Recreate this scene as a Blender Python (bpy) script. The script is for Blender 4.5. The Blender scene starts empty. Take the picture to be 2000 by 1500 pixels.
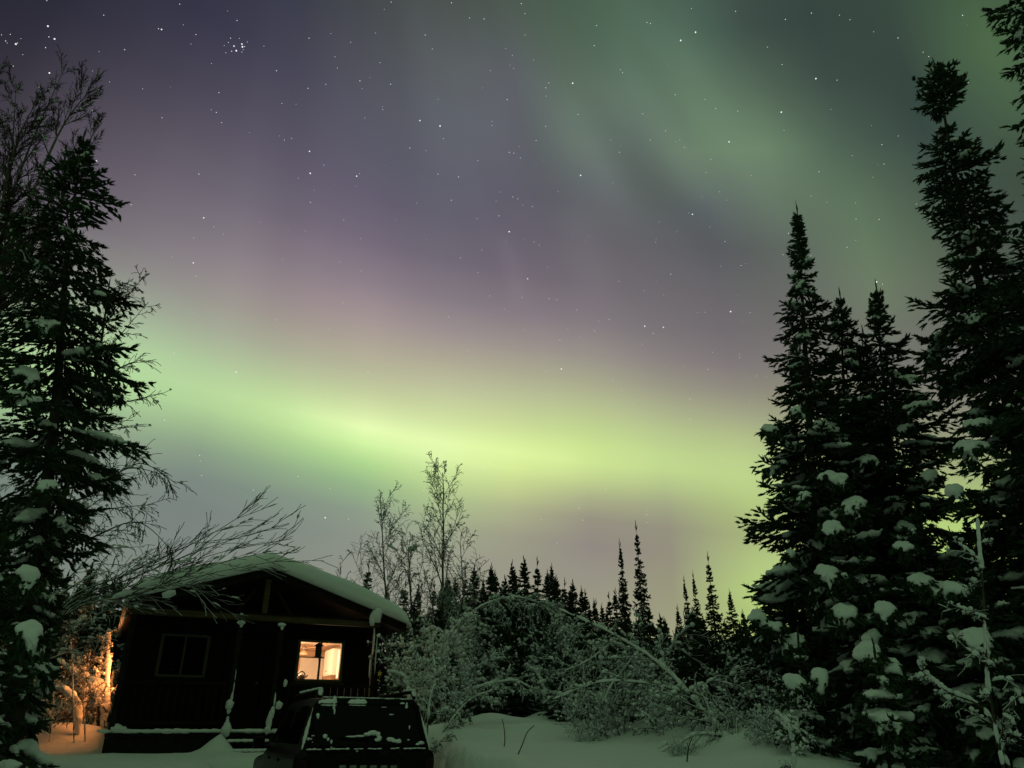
import bpy, bmesh, math, random
import numpy as np
from mathutils import Vector, Matrix, noise

# ------------------------------------------------------------------ camera
SC = bpy.context.scene
COL = SC.collection
R = math.radians
EYE = Vector((0.0, 0.0, 1.5))
FPX = 1450.0                      # focal length in photo pixels (2000 wide)
PITCH = math.atan(670.0 / FPX)    # horizon at row 1420
cam_data = bpy.data.cameras.new('camera')
cam_data.sensor_width = 36.0
cam_data.lens = 36.0 * FPX / 2000.0
cam_data.clip_start = 0.05
cam_data.clip_end = 20000.0
cam = bpy.data.objects.new('camera', cam_data)
cam.location = EYE
cam.rotation_euler = (math.pi / 2 + PITCH, 0, 0)
COL.objects.link(cam)
SC.camera = cam
SC.view_settings.view_transform = 'Standard'
SC.view_settings.look = 'None'
SC.view_settings.exposure = 0.0
SC.view_settings.gamma = 1.0
SC.cycles.use_denoising = True
SC.cycles.max_bounces = 5
SC.cycles.diffuse_bounces = 3
SC.cycles.glossy_bounces = 3
SC.cycles.transmission_bounces = 4
SC.cycles.transparent_max_bounces = 8
SC.cycles.sample_clamp_indirect = 4.0
SC.cycles.caustics_reflective = False
SC.cycles.caustics_refractive = False

CP, SP = math.cos(PITCH), math.sin(PITCH)
def ray(u, v):
    """direction (unnormalised) towards photo pixel u, v of the 2000 x 1500 picture"""
    x, y = u - 1000.0, 750.0 - v
    return Vector((x, FPX * CP - y * SP, FPX * SP + y * CP))
def at(u, v, Y):
    """world point that sits at pixel u, v on the plane y = Y"""
    d = ray(u, v)
    return EYE + d * (Y / d.y)

# ------------------------------------------------------------------ night sky with aurora (world shader, by direction)
def lin(c):
    c = c / 255.0
    return c / 12.92 if c <= 0.04045 else ((c + 0.055) / 1.055) ** 2.4
SKY = [  # photo column, row, and the sky colour there (sRGB)
 (0,0,36,36,54),(0,200,58,52,66),(0,400,95,88,100),(0,600,150,172,130),(0,750,158,200,125),(0,900,110,128,112),(0,1100,112,124,112),
 (-200,700,130,165,110),(-300,300,55,50,60),(-250,1000,95,108,98),
 (150,20,42,40,60),(150,250,76,68,84),(200,450,112,104,112),(200,620,148,170,132),(200,740,165,206,135),(200,850,130,152,120),(200,1000,112,124,114),
 (300,20,48,47,70),(300,150,66,60,80),(300,300,92,82,100),(300,450,118,108,118),(330,560,140,138,132),(330,640,155,174,138),(330,720,168,206,138),(330,790,160,196,125),(330,860,124,142,122),(330,950,112,124,118),(330,1050,114,124,116),
 (500,20,48,49,78),(500,150,66,62,84),(500,300,88,80,102),(500,450,116,104,118),(500,560,142,130,132),(500,640,152,146,132),(500,710,160,174,135),(500,770,176,210,132),(500,820,176,216,126),(500,870,144,182,118),(500,940,118,136,120),(500,1040,118,128,120),
 (700,20,64,68,74),(700,150,74,74,90),(700,300,84,80,102),(700,450,104,90,114),(700,560,138,118,130),(700,640,160,146,140),(700,720,172,172,135),(700,790,190,208,138),(700,838,214,238,150),(700,875,184,226,126),(700,920,148,192,116),(700,980,130,152,122),(700,1060,130,136,122),(640,1120,132,138,122),
 (900,20,72,80,76),(900,150,84,90,94),(900,300,84,88,102),(900,450,94,88,106),(900,560,114,102,116),(900,640,142,128,132),(900,720,166,162,135),(900,790,186,198,135),(900,850,200,222,132),(900,886,226,246,156),(900,930,186,214,118),(900,990,160,178,118),(900,1060,148,152,126),(900,1120,142,144,122),
 (1050,20,70,88,72),(1050,150,84,92,94),(1050,300,88,90,100),(1050,450,94,86,102),(1050,560,112,98,112),(1050,640,134,122,126),(1050,720,160,156,134),(1050,790,178,190,130),(1050,850,190,212,120),(1050,905,206,232,122),(1050,950,186,200,118),(1050,1010,152,148,122),(1050,1080,142,138,124),(1050,1150,144,140,122),
 (1200,20,72,100,76),(1200,150,82,100,88),(1200,230,90,104,94),(1200,330,88,100,96),(1200,450,94,94,98),(1200,560,106,98,106),(1200,640,120,112,116),(1200,720,146,140,128),(1200,790,168,176,124),(1200,860,180,208,115),(1200,920,188,214,118),(1200,960,164,176,116),(1200,1010,134,124,118),(1200,1080,136,130,120),(1200,1160,146,142,122),
 (1350,20,64,86,74),(1350,120,74,102,78),(1350,230,90,112,88),(1350,330,88,104,90),(1350,420,84,88,92),(1350,560,100,98,100),(1350,660,112,104,108),(1350,760,140,134,122),(1350,840,168,180,120),(1350,900,176,204,114),(1350,945,172,194,112),(1350,990,150,156,112),(1350,1060,142,140,112),(1350,1130,144,148,106),
 (1500,20,54,71,64),(1500,120,58,76,68),(1500,230,88,112,82),(1500,330,92,116,88),(1500,420,88,104,88),(1500,500,88,92,90),(1500,600,100,98,98),(1500,700,114,108,108),(1500,790,140,138,115),(1500,870,168,186,110),(1500,930,176,202,116),(1500,990,168,194,100),(1500,1060,160,178,102),(1500,1120,176,206,106),(1500,1190,170,200,92),
 (1620,100,52,69,62),(1620,250,70,92,76),(1620,380,90,114,84),(1620,500,92,110,88),(1620,650,106,108,98),(1620,850,150,160,108),(1620,1000,168,194,106),(1620,1150,170,200,104),
 (1760,20,52,72,58),(1760,150,48,65,58),(1760,300,56,74,66),(1760,420,84,106,78),(1760,560,100,118,86),(1760,700,106,108,98),(1760,900,150,160,105),(1760,1100,175,210,95),
 (1900,20,62,88,56),(1900,120,66,94,58),(1900,230,54,76,60),(1900,380,56,70,62),(1900,500,76,86,72),(1900,760,120,118,108),(1960,1030,170,205,95),
 (2000,100,60,88,54),(2000,250,62,84,58),(2000,450,60,72,62),(2000,800,125,125,108),(2000,1050,165,200,92),(2150,300,56,74,56),(2150,900,130,150,95),
 (1000,-200,58,72,62),(400,-200,40,44,58),(1600,-200,50,66,54),(1000,-500,52,62,56),
 (1250,180,84,110,86),(1330,260,90,116,90),(1400,340,96,120,92),(1300,310,84,98,90),(1360,370,82,90,94),(1410,440,84,92,94),(1450,420,94,112,92),(1470,470,88,96,92),(1080,150,80,98,84),(1130,280,90,106,94),(1190,380,92,104,96),(1110,330,86,90,100),(1560,330,90,118,86),(1650,450,88,112,84),
 (1400,1040,144,142,112),(1420,1100,154,168,104),(1380,1160,146,150,106),(1430,1010,158,170,106),(1310,1060,138,132,116),(1300,1130,142,138,116),
 (500,1250,122,128,112),(1000,1250,140,138,116),(1350,1250,150,155,105),(1700,1300,150,175,90),(0,1300,105,118,105),(1000,1450,125,126,105),
]
S_ = np.array(SKY, float)
P_, C_ = S_[:, :2] / 1000.0, S_[:, 2:]
def _tps(d):
    d = np.maximum(d, 1e-9); return d * d * np.log(d)
def _fit():
    n = len(P_); K = _tps(np.linalg.norm(P_[:, None] - P_[None], axis=2)) + np.eye(n) * 2e-4
    A = np.zeros((n + 3, n + 3)); Q = np.c_[np.ones(n), P_]
    A[:n, :n] = K; A[:n, n:] = Q; A[n:, :n] = Q.T
    return np.linalg.solve(A, np.r_[C_, np.zeros((3, 3))])
W_ = _fit()
AMBIENT = np.array((50., 60., 54.))
def sky_srgb(az, el):
    d = Vector((math.sin(az) * math.cos(el), math.cos(az) * math.cos(el), math.sin(el)))
    z = d.y * CP + d.z * SP
    if z < 0.2: return AMBIENT
    u = 1000 + FPX * d.x / z; v = 750 - FPX * (-d.y * SP + d.z * CP) / z
    out = max(-u - 100, u - 2100, -v - 100, v - 1450, 0) / 500.0
    u = min(max(u, -250), 2150); v = min(max(v, -400), 1440)
    p = np.array((u, v)) / 1000.0
    k = _tps(np.linalg.norm(P_ - p, axis=1))
    c = k @ W_[:len(P_)] + np.array((1, p[0], p[1])) @ W_[len(P_):]
    f = min(out, 1.0); f = f * f * (3 - 2 * f)
    g = c.mean(); c = g + (c - g) * (.88 if c[1] >= c[2] else .88 - .22 * min((c[2] - c[1]) / 12, 1))
    if c[1] > max(c[0], c[2]): c = c + np.array((.05 * (c[1] - c[0]), 0, .13 * (c[1] - c[2])))
    return np.clip(c, 20, 250) * (1 - f) + AMBIENT * f

def band_el(az):                       # height of the bright arc along the azimuth
    return E0 + E1 * az + E2 * az * az
_b = []
for (u, v) in ((330, 755), (500, 800), (700, 838), (900, 884), (1050, 905), (1200, 922), (1350, 935), (1500, 945)):
    d = ray(u, v).normalized(); _b.append((math.atan2(d.x, d.y), math.asin(d.z)))
_b = np.array(_b)
E2, E1, E0 = np.polyfit(_b[:, 0], _b[:, 1], 2)

def build_world():
    w = bpy.data.worlds.new('World'); SC.world = w; w.use_nodes = True
    nt = w.node_tree; N = nt.nodes; L = nt.links; N.clear()
    out = N.new('ShaderNodeOutputWorld'); bg = N.new('ShaderNodeBackground'); L.new(bg.outputs[0], out.inputs[0])
    tc = N.new('ShaderNodeTexCoord'); sep = N.new('ShaderNodeSeparateXYZ'); L.new(tc.outputs['Generated'], sep.inputs[0])
    def m(op, a, b=None, clamp=False):
        n = N.new('ShaderNodeMath'); n.operation = op; n.use_clamp = clamp
        for i, x in enumerate((a, b)):
            if x is None: continue
            if isinstance(x, (int, float)): n.inputs[i].default_value = x
            else: L.new(x, n.inputs[i])
        return n.outputs[0]
    az = m('ARCTAN2', sep.outputs[0], sep.outputs[1]); el = m('ARCSINE', sep.outputs[2])
    azc = m('MINIMUM', m('MAXIMUM', az, -0.9), 0.9)
    e0 = m('ADD', m('MULTIPLY', m('ADD', m('MULTIPLY', azc, float(E2)), float(E1)), azc), float(E0))
    # faint ray structure in the aurora: elongated noise shifts the height a little
    LO, SPAN = -0.45, 1.75
    t = m('DIVIDE', m('SUBTRACT', m('SUBTRACT', el, e0), LO), SPAN, True)
    stops = [0.0, .06, .11, .15, .18, .20, .22, .235, .25, .262, .275, .29, .305, .325, .345, .37, .40, .43, .46, .50, .54, .58, .62, .66, .70, .74, .78, .82, .86, .90, .95, 1.0]
    A0, STEP, NC = -54, 6, 19
    cur = None
    for i in range(NC):
        a = R(A0 + STEP * i)
        cr = N.new('ShaderNodeValToRGB'); r = cr.color_ramp; r.interpolation = 'EASE'
        r.interpolation = 'LINEAR'
        while len(r.elements) > 1: r.elements.remove(r.elements[-1])
        for j, s in enumerate(stops):
            e = r.elements[0] if j == 0 else r.elements.new(s)
            e.position = s
            c = sky_srgb(a, min(max(s * SPAN + LO + band_el(a), R(-20)), R(88)))
            e.color = (lin(c[0]), lin(c[1]), lin(c[2]), 1)
        L.new(t, cr.inputs[0])
        if cur is None: cur = cr.outputs[0]
        else:
            f = m('DIVIDE', m('SUBTRACT', az, R(A0 + STEP * (i - 1))), R(STEP), True)
            mx = N.new('ShaderNodeMix'); mx.data_type = 'RGBA'
            L.new(f, mx.inputs[0]); L.new(cur, mx.inputs[6]); L.new(cr.outputs[0], mx.inputs[7])
            cur = mx.outputs[2]
    # rays of the aurora: streaks that all run towards the magnetic zenith
    M = ray(700, -900).normalized(); A = M.orthogonal().normalized(); B = M.cross(A)
    def dot(v):
        n = N.new('ShaderNodeVectorMath'); n.operation = 'DOT_PRODUCT'; L.new(tc.outputs['Generated'], n.inputs[0]); n.inputs[1].default_value = v; return n.outputs['Value']
    phi = m('ARCTAN2', dot(B), dot(A)); rho = m('ARCCOSINE', m('MINIMUM', dot(M), 0.9999))
    cmb = N.new('ShaderNodeCombineXYZ'); L.new(m('MULTIPLY', phi, 7.0), cmb.inputs[0]); L.new(m('MULTIPLY', rho, 1.3), cmb.inputs[1])
    nz = N.new('ShaderNodeTexNoise'); nz.inputs['Scale'].default_value = 1.0; nz.inputs['Detail'].default_value = 1.2; nz.inputs['Roughness'].default_value = .55
    L.new(cmb.outputs[0], nz.inputs['Vector'])
    str_ = m('MULTIPLY', m('SUBTRACT', nz.outputs['Fac'], 0.5), m('ADD', 0.10, m('MULTIPLY', m('SUBTRACT', el, 0.35), 0.45, True)))
    gain = m('ADD', 1.16, str_)
    for (u1, v1, u2, v2, wpx, amp) in ((1180, 130, 1450, 470, 42, .20), (1215, 290, 1480, 520, 46, -.15), (1080, 170, 1220, 410, 34, .15), (982, 450, 1016, 590, 17, .10), (1260, -20, 1620, 340, 90, .12),
                                       (1470, -20, 1790, 270, 85, -.09), (1830, -30, 2010, 260, 75, .16), (1110, 400, 1185, 580, 38, .06), (1000, 230, 1110, 430, 44, -.06), (870, 100, 960, 330, 60, .05), (540, 805, 880, 868, 28, .06), (820, 855, 1140, 900, 30, .08), (1080, 890, 1460, 932, 34, .05), (330, 755, 640, 820, 34, .05),
                                       (1290, 40, 1500, 330, 24, .08), (1400, 30, 1650, 330, 26, -.07), (1350, 190, 1530, 440, 22, .08), (1150, 60, 1300, 330, 26, -.05), (895, 290, 965, 490, 22, .04)):
        d1, d2 = ray(u1, v1).normalized(), ray(u2, v2).normalized(); nn = d1.cross(d2).normalized(); mid = (d1 + d2).normalized(); tt = nn.cross(mid)
        half = d2.dot(tt); q = m('MULTIPLY', dot(nn), FPX / (wpx * 1.12)); along = m('DIVIDE', dot(tt), half)
        g = m('POWER', 2.718, m('MULTIPLY', m('ADD', m('MULTIPLY', q, q), m('POWER', m('ABSOLUTE', along), 4.0)), -1.0))
        g = m('MULTIPLY', g, m('GREATER_THAN', dot(mid), 0.0))
        gain = m('ADD', gain, m('MULTIPLY', g, amp * 1.3))
    vs = N.new('ShaderNodeVectorMath'); vs.operation = 'SCALE'; L.new(cur, vs.inputs[0]); L.new(gain, vs.inputs['Scale']); cur = vs.outputs[0]
    bg.inputs[1].default_value = 1.0
    # the rest of the sky, behind the camera and at the zenith
    def fade(side):
        return m('MULTIPLY', m('SUBTRACT', m('ABSOLUTE', az), R(58)), 1.5, True)
    f2 = fade(0)
    hi = m('ADD', 0.16, m('MULTIPLY', sep.outputs[2], 1.05, True))
    bk = N.new('ShaderNodeVectorMath'); bk.operation = 'SCALE'; bk.inputs[0].default_value = (lin(51) * SKY_BACK, lin(66.5) * SKY_BACK, lin(47) * SKY_BACK); L.new(hi, bk.inputs['Scale'])
    mx = N.new('ShaderNodeMix'); mx.data_type = 'RGBA'
    L.new(f2, mx.inputs[0]); L.new(cur, mx.inputs[6]); L.new(bk.outputs[0], mx.inputs[7])
    L.new(mx.outputs[2], bg.inputs[0])
    w.cycles.sampling_method = 'MANUAL'; w.cycles.sample_map_resolution = 512
SKY_BACK = 4.7
build_world()

# ------------------------------------------------------------------ helpers
MATS = {}
def tag(o, label=None, cat=None, group=None, kind=None):
    if label: o['label'] = label
    if cat: o['category'] = cat
    if group: o['group'] = group
    if kind: o['kind'] = kind
    return o
def empty(name, loc=(0, 0, 0), rz=0.0):
    o = bpy.data.objects.new(name, None); COL.objects.link(o)
    o.location = loc; o.rotation_euler = (0, 0, rz); o.empty_display_size = 0.2
    return o
def link_mesh(name, me, parent=None):
    o = bpy.data.objects.new(name, me); COL.objects.link(o)
    if parent is not None: o.parent = parent
    if name in ('snow', 'branches', 'twigs'): o['kind'] = 'stuff'
    return o
def copy_thing(o, loc=None, rz=None, sc=None, label=None):
    c = o.copy(); COL.objects.link(c)
    for ch in list(o.children):
        d = ch.copy(); COL.objects.link(d); d.parent = c
        for g in list(ch.children):
            e = g.copy(); COL.objects.link(e); e.parent = d
    if loc is not None: c.location = loc
    if rz is not None: c.rotation_euler = (0, 0, rz)
    if sc is not None: c.scale = sc if hasattr(sc, '__len__') else (sc, sc, sc)
    if label: c['label'] = label
    return c

class MB:
    """collects verts and faces for one mesh, with smooth flag and material slots"""
    def __init__(s): s.v = []; s.f = []; s.m = []; s.s = []
    def add(s, vs, fs, mi=0, smooth=False):
        b = len(s.v); s.v.extend(vs)
        for f in fs: s.f.append(tuple(i + b for i in f)); s.m.append(mi); s.s.append(smooth)
    def box(s, c, size, rot=None, mi=0):
        c = Vector(c); hx, hy, hz = (x / 2 for x in size)
        vs = [Vector((x, y, z)) for x in (-hx, hx) for y in (-hy, hy) for z in (-hz, hz)]
        if rot is not None: vs = [rot @ q for q in vs]
        s.add([c + q for q in vs], [(0, 1, 3, 2), (4, 6, 7, 5), (0, 4, 5, 1), (2, 3, 7, 6), (0, 2, 6, 4), (1, 5, 7, 3)], mi)
    def tube(s, pts, rad, n=5, mi=0, smooth=True, cap=True):
        pts = [Vector(p) for p in pts]
        if not hasattr(rad, '__len__'): rad = [rad] * len(pts)
        vs = []; up = None
        for i, p in enumerate(pts):
            t = (pts[min(i + 1, len(pts) - 1)] - pts[max(i - 1, 0)])
            if t.length < 1e-9: t = Vector((0, 0, 1))
            t.normalize()
            if up is None:
                up = t.orthogonal().normalized()
            else:
                up = up - t * up.dot(t)
                up = up.normalized() if up.length > 1e-6 else t.orthogonal().normalized()
            w = t.cross(up)
            for k in range(n):
                a = 2 * math.pi * k / n
                vs.append(p + (up * math.cos(a) + w * math.sin(a)) * rad[i])
        fs = []
        for i in range(len(pts) - 1):
            for k in range(n):
                a, b = i * n + k, i * n + (k + 1) % n
                fs.append((a, b, b + n, a + n))
        if cap:
            fs.append(tuple(reversed(range(n)))); fs.append(tuple(range((len(pts) - 1) * n, len(pts) * n)))
        s.add(vs, fs, mi, smooth)
    def lathe(s, prof, c=(0, 0, 0), n=16, mi=0, smooth=True):
        c = Vector(c); vs = []
        for (r, z) in prof:
            for k in range(n):
                a = 2 * math.pi * k / n; vs.append(c + Vector((r * math.cos(a), r * math.sin(a), z)))
        fs = []
        for i in range(len(prof) - 1):
            for k in range(n):
                a, b = i * n + k, i * n + (k + 1) % n
                fs.append((a, b, b + n, a + n))
        fs.append(tuple(reversed(range(n)))); fs.append(tuple(range((len(prof) - 1) * n, len(prof) * n)))
        s.add(vs, fs, mi, smooth)
    def prism(s, poly, axis_vec, mi=0):
        """poly: 3-D points of one cap; extruded by axis_vec"""
        n = len(poly); a = Vector(axis_vec); p = [Vector(q) for q in poly]
        vs = p + [q + a for q in p]
        fs = [tuple(range(n)), tuple(reversed(range(n, 2 * n)))]
        fs += [(i, i + n, (i + 1) % n + n, (i + 1) % n) for i in range(n)]
        s.add(vs, fs, mi)
    def mesh(s, name, mats):
        me = bpy.data.meshes.new(name)
        me.from_pydata([tuple(v) for v in s.v], [], s.f)
        for mt in (mats if isinstance(mats, (list, tuple)) else [mats]): me.materials.append(mt)
        if s.f:
            me.polygons.foreach_set('material_index', s.m)
            me.polygons.foreach_set('use_smooth', s.s)
        me.update()
        return me
    def build(s, name, mats, parent=None, recalc=False, bevel=0.0):
        me = s.mesh(name, mats)
        if recalc:
            bm = bmesh.new(); bm.from_mesh(me); bmesh.ops.recalc_face_normals(bm, faces=bm.faces); bm.to_mesh(me); bm.free()
        o = link_mesh(name, me, parent)
        if bevel > 0:
            md = o.modifiers.new('bevel', 'BEVEL'); md.width = bevel; md.segments = 2; md.limit_method = 'ANGLE'
        return o

ICO = {}
def ico(sub):
    if sub not in ICO:
        bm = bmesh.new(); bmesh.ops.create_icosphere(bm, subdivisions=sub, radius=1)
        ICO[sub] = ([v.co.copy() for v in bm.verts], [tuple(v.index for v in f.verts) for f in bm.faces]); bm.free()
    return ICO[sub]

# ------------------------------------------------------------------ materials
def new_mat(name, rough=0.8, base=(0.5, 0.5, 0.5), spec=0.3):
    m = bpy.data.materials.new(name); m.use_nodes = True; MATS[name] = m
    b = m.node_tree.nodes['Principled BSDF']
    b.inputs['Base Color'].default_value = (*base, 1); b.inputs['Roughness'].default_value = rough
    b.inputs['Specular IOR Level'].default_value = spec
    return m, m.node_tree, b
def noisy(name, c1, c2, scale=5.0, rough=0.8, detail=4.0, spec=0.3, bump=0.0, stretch=(1, 1, 1)):
    m, nt, b = new_mat(name, rough, c1, spec)
    N, L = nt.nodes, nt.links
    tc = N.new('ShaderNodeTexCoord'); mp = N.new('ShaderNodeMapping'); mp.inputs['Scale'].default_value = stretch
    L.new(tc.outputs['Object'], mp.inputs[0])
    n = N.new('ShaderNodeTexNoise'); n.inputs['Scale'].default_value = scale; n.inputs['Detail'].default_value = detail
    L.new(mp.outputs[0], n.inputs['Vector'])
    r = N.new('ShaderNodeValToRGB'); r.color_ramp.elements[0].position = 0.35; r.color_ramp.elements[1].position = 0.65
    r.color_ramp.elements[0].color = (*c1, 1); r.color_ramp.elements[1].color = (*c2, 1)
    L.new(n.outputs['Fac'], r.inputs[0]); L.new(r.outputs[0], b.inputs['Base Color'])
    if bump:
        bp = N.new('ShaderNodeBump'); bp.inputs['Strength'].default_value = bump; bp.inputs['Distance'].default_value = 0.02
        L.new(n.outputs['Fac'], bp.inputs['Height']); L.new(bp.outputs[0], b.inputs['Normal'])
    return m
def emit(name, col, strength):
    m = bpy.data.materials.new(name); m.use_nodes = True; MATS[name] = m
    nt = m.node_tree; nt.nodes.clear()
    o = nt.nodes.new('ShaderNodeOutputMaterial'); e = nt.nodes.new('ShaderNodeEmission')
    e.inputs[0].default_value = (*col, 1); e.inputs[1].default_value = strength
    nt.links.new(e.outputs[0], o.inputs[0])
    return m

# ------------------------------------------------------------------ stars
STAR_TL = [(183,2),(405,59),(187,102),(191,144),(213,152),(178,186),(82,151),(40,134),(62,172),(68,168),(22,160),(28,168),(6,136),(89,213),(52,258),(193,285),(361,277),(428,320),(557,347),(487,194),(619,112),(631,115),(702,16),(716,97),(765,135),(746,172),(889,43),(926,80),(1031,180),(826,248),(1080,276),(855,362),(825,429),(845,439),(866,479),(633,460),(361,431),(377,629),(527,683),(777,680),(512,800),(796,851),(836,886),(872,914),(757,929),(673,1005),(755,1027),(766,1078),(1092,531),(1111,547),(1139,540),(1209,591),(1212,677),(1166,696),(1265,645),(1393,688),(1404,678),(1389,728),(1213,791),(1226,743),(1342,860),(1193,903),(1104,1012),(1409,932),(1327,1023),(1411,1058),(1545,860),(1666,938),(1628,793),(1601,578),(1664,589),(1711,680),(1791,691),(1763,782),(1863,854),(1882,977),(1867,1065),(1799,1007),(1533,1139),(1339,1181),(1913,1156),(1989,905),(1977,944),(1949,843),(1954,750),(1938,786),(1867,627),(1989,595),(1640,471),(1719,492),(1732,542),(1922,474),(1922,490),(1712,388),(1425,461),(1494,417),(1495,428),(1406,316),(1415,346),(1444,303),(1526,329),(1484,245),(1318,266),(1309,222),(1273,330),(1203,345),(1101,404),(1370,165),(1467,129),(1207,149),(1292,131),(1689,191),(1661,137),(1501,36),(1528,8),(1764,11),(1834,70),(1891,74),(1976,189),(1915,276),(1885,343),(1981,389),
 (914,180),(945,172),(947,183),(955,182),(923,198),(945,203),(892,166),(901,149),(882,206),(876,178),(966,164),(950,194),(935,150),(905,200)]
STAR_TR = [(36,14),(50,53),(51,137),(2,216),(85,234),(6,268),(144,324),(132,343),(133,376),(237,325),(258,447),(132,493),(94,549),(7,598),(33,617),(268,685),(393,714),(181,748),(3,769),(22,777),(42,801),(79,807),(86,945),(107,957),(45,936),(138,1044),(61,1089),(40,1162),(145,1167),(175,1171),(330,100),(321,178),(424,272),(432,284),(541,92),(527,88),(701,33),(717,126),(659,158),(873,44),(1068,76),(1170,51),(1279,59),(1320,77),(1413,124),(1508,148),(1760,60),(998,184),(1055,252),(1187,307),(1270,313),(1246,427),(1052,438),(848,554),(882,434),(754,388),(796,424),(637,370),(511,444),(600,511),(641,554),(655,547),(673,575),(540,546),(384,548),(420,595),(777,623),(935,685),(759,674),(810,749),(838,782),(740,771),(705,837),(690,832),(575,867),(645,906),(561,946),(773,886),(832,944),(895,1037),(816,1040),(620,1071),(565,1099),(418,1099),(302,925),(515,1135),(593,1153),(1199,671),(1168,766),(1230,790),(1344,856),(1343,939),(1309,966),(1168,999),(1059,995),(1080,911),(1434,857),(1509,531),(1445,565),(1453,641),(1329,608),(1063,509),(1628,221),(1606,204),(1782,323),(1424,1101),(1447,1110),(1579,797),(1633,862),(1675,1166)]
STAR_BR = [(361,65),(427,124),(175,159),(517,219),(713,216),(677,262),(771,247),(831,219),(835,225),(853,177),(899,171),(663,82),(629,77),(753,127),(1060,201),(1144,206),(1098,234),(1049,282),(1298,139),(1331,138),(1447,135),(1535,140),(1486,327),(1488,341),(1237,381),(1344,396),(1365,319),(1564,425),(1263,530),(1264,620),(1007,553),(957,489),(917,445),(684,394),(615,404),(16,483),(31,507),(346,502),(541,524),(370,629),(334,838),(492,870),(735,889),(883,935),(763,1021),(594,1073),(780,1075),(1069,1033),(1070,1051),(1070,1086),(60,942),(4,858),(1185,806),(663,1179)]
STAR_BL = [(351,350),(848,186),(1173,102),(1105,231),(653,442),(920,630),(1297,442),(1068,765),(887,823),(955,952),(1110,1010),(1088,1153),(1202,1159),(1414,1073),(1365,1057),(475,849),(480,876),(484,947),(303,676),(576,213),(1250,884),(1691,172),(1780,338),(1102,547),(737,1018),(795,1056)]
BIG = {(213,152),(193,285),(631,115),(377,629),(914,180),(1209,591),(1212,677),(1393,688),(1989,905),(1640,471),(1719,492),(755,1027),(796,851),(61,1089),(848,554),(1052,438),(1424,1101),(717,126),(659,158),(237,325),(268,685),(1187,307),(705,837),(62,172),(187,102),(684,394),(1447,135),(1144,206),(1060,201),(1088,1153),(653,442),(945,172),(947,183),(923,198)}
def build_stars():
    rnd = random.Random(5)
    pts = [((a / 2, b / 2), (a, b) in BIG) for a, b in STAR_TL] + [((1000 + a / 2, b / 2), (a, b) in BIG) for a, b in STAR_TR]
    pts += [((800 + a * .4333, 550 + b * .4333), (a, b) in BIG) for a, b in STAR_BR] + [((200 + a * .4, 550 + b * .4), (a, b) in BIG) for a, b in STAR_BL]
    mb = MB(); V, F = ico(1); D = 6000.0
    def put(d, size, mi):
        c = EYE + d.normalized() * D
        mb.add([c + v * size for v in V], F, mi)
    for (u, v), big in pts:
        s = rnd.uniform(4.4, 6.0) if big else rnd.uniform(1.7, 3.0)
        put(ray(u, v), s, 0)
    for i in range(210):                      # the fainter ones, over the whole upper sky
        a = rnd.uniform(-1.5, 1.5); e = math.asin(rnd.uniform(0.2, 0.98))
        put(Vector((math.sin(a) * math.cos(e), math.cos(a) * math.cos(e), math.sin(e))), rnd.uniform(0.9, 1.8), 0)
    m = emit('starlight', (0.95, 0.97, 1.0), 1.1); m.cycles.emission_sampling = 'NONE'
    o = mb.build('stars', m)
    tag(o, 'white stars scattered over the purple and green aurora sky', 'stars', kind='stuff')
build_stars()

# ------------------------------------------------------------------ more helpers for plants
def raw_mesh(name, V, F, mat, smooth=False):
    """V (n,3) and triangles F (m,3) as numpy arrays"""
    me = bpy.data.meshes.new(name)
    me.vertices.add(len(V)); me.vertices.foreach_set('co', np.ascontiguousarray(V, np.float32).ravel())
    me.loops.add(len(F) * 3); me.loops.foreach_set('vertex_index', np.ascontiguousarray(F, np.int32).ravel())
    me.polygons.add(len(F)); me.polygons.foreach_set('loop_start', np.arange(0, len(F) * 3, 3, dtype=np.int32))
    me.polygons.foreach_set('use_smooth', np.full(len(F), smooth))
    me.materials.append(mat); me.update(calc_edges=True)
    return me
def inst(TV, TF, P, M):
    """copies of template (TV, TF) at P (n,3) with matrices M (n,3,3)"""
    n = len(P); V = np.einsum('nij,kj->nki', M, TV) + P[:, None, :]
    F = TF[None] + (np.arange(n) * len(TV))[:, None, None]
    return V.reshape(-1, 3), F.reshape(-1, 3)
def frames(D, lx, lz):
    """matrices whose third column is D * lz and whose cross section is lx"""
    D = D / np.maximum(np.linalg.norm(D, axis=1), 1e-9)[:, None]
    H = np.where(np.abs(D[:, 2:3]) > 0.9, np.array([[1., 0, 0]]), np.array([[0., 0, 1.]]))
    X = np.cross(H, D); X /= np.linalg.norm(X, axis=1)[:, None]; Y = np.cross(D, X)
    return np.stack((X * lx[:, None], Y * lx[:, None], D * lz[:, None]), axis=2)
def finger_templates(seed=1, k=5, needles=7):
    out = []; rnd = random.Random(seed)
    for _ in range(k):
        V = []; F = []
        for z, r in ((0, .55), (.45, 1.0)):
            for i in range(3):
                a = 2.094 * i + z * 2 + rnd.uniform(-.3, .3); rr = r * rnd.uniform(.75, 1.15)
                V.append((math.cos(a) * rr, math.sin(a) * rr, z))
        V.append((rnd.uniform(-.3, .3), rnd.uniform(-.3, .3), 1.0))
        for i in range(3):
            j = (i + 1) % 3
            F += [(i, j, 3 + j), (i, 3 + j, 3 + i), (3 + i, 3 + j, 6)]
        for q in range(needles):
            z = rnd.uniform(0.05, .9); a = rnd.uniform(0, 6.28); b = len(V)
            c, s = math.cos(a), math.sin(a); L = rnd.uniform(1.25, 1.9)
            V += [(c * .3 - s * .3, s * .3 + c * .3, z), (c * .3 + s * .3, s * .3 - c * .3, z), (c * L, s * L, min(z + .22, 1.12))]
            F.append((b, b + 1, b + 2))
        out.append((np.array(V), np.array(F)))
    return out
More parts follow.
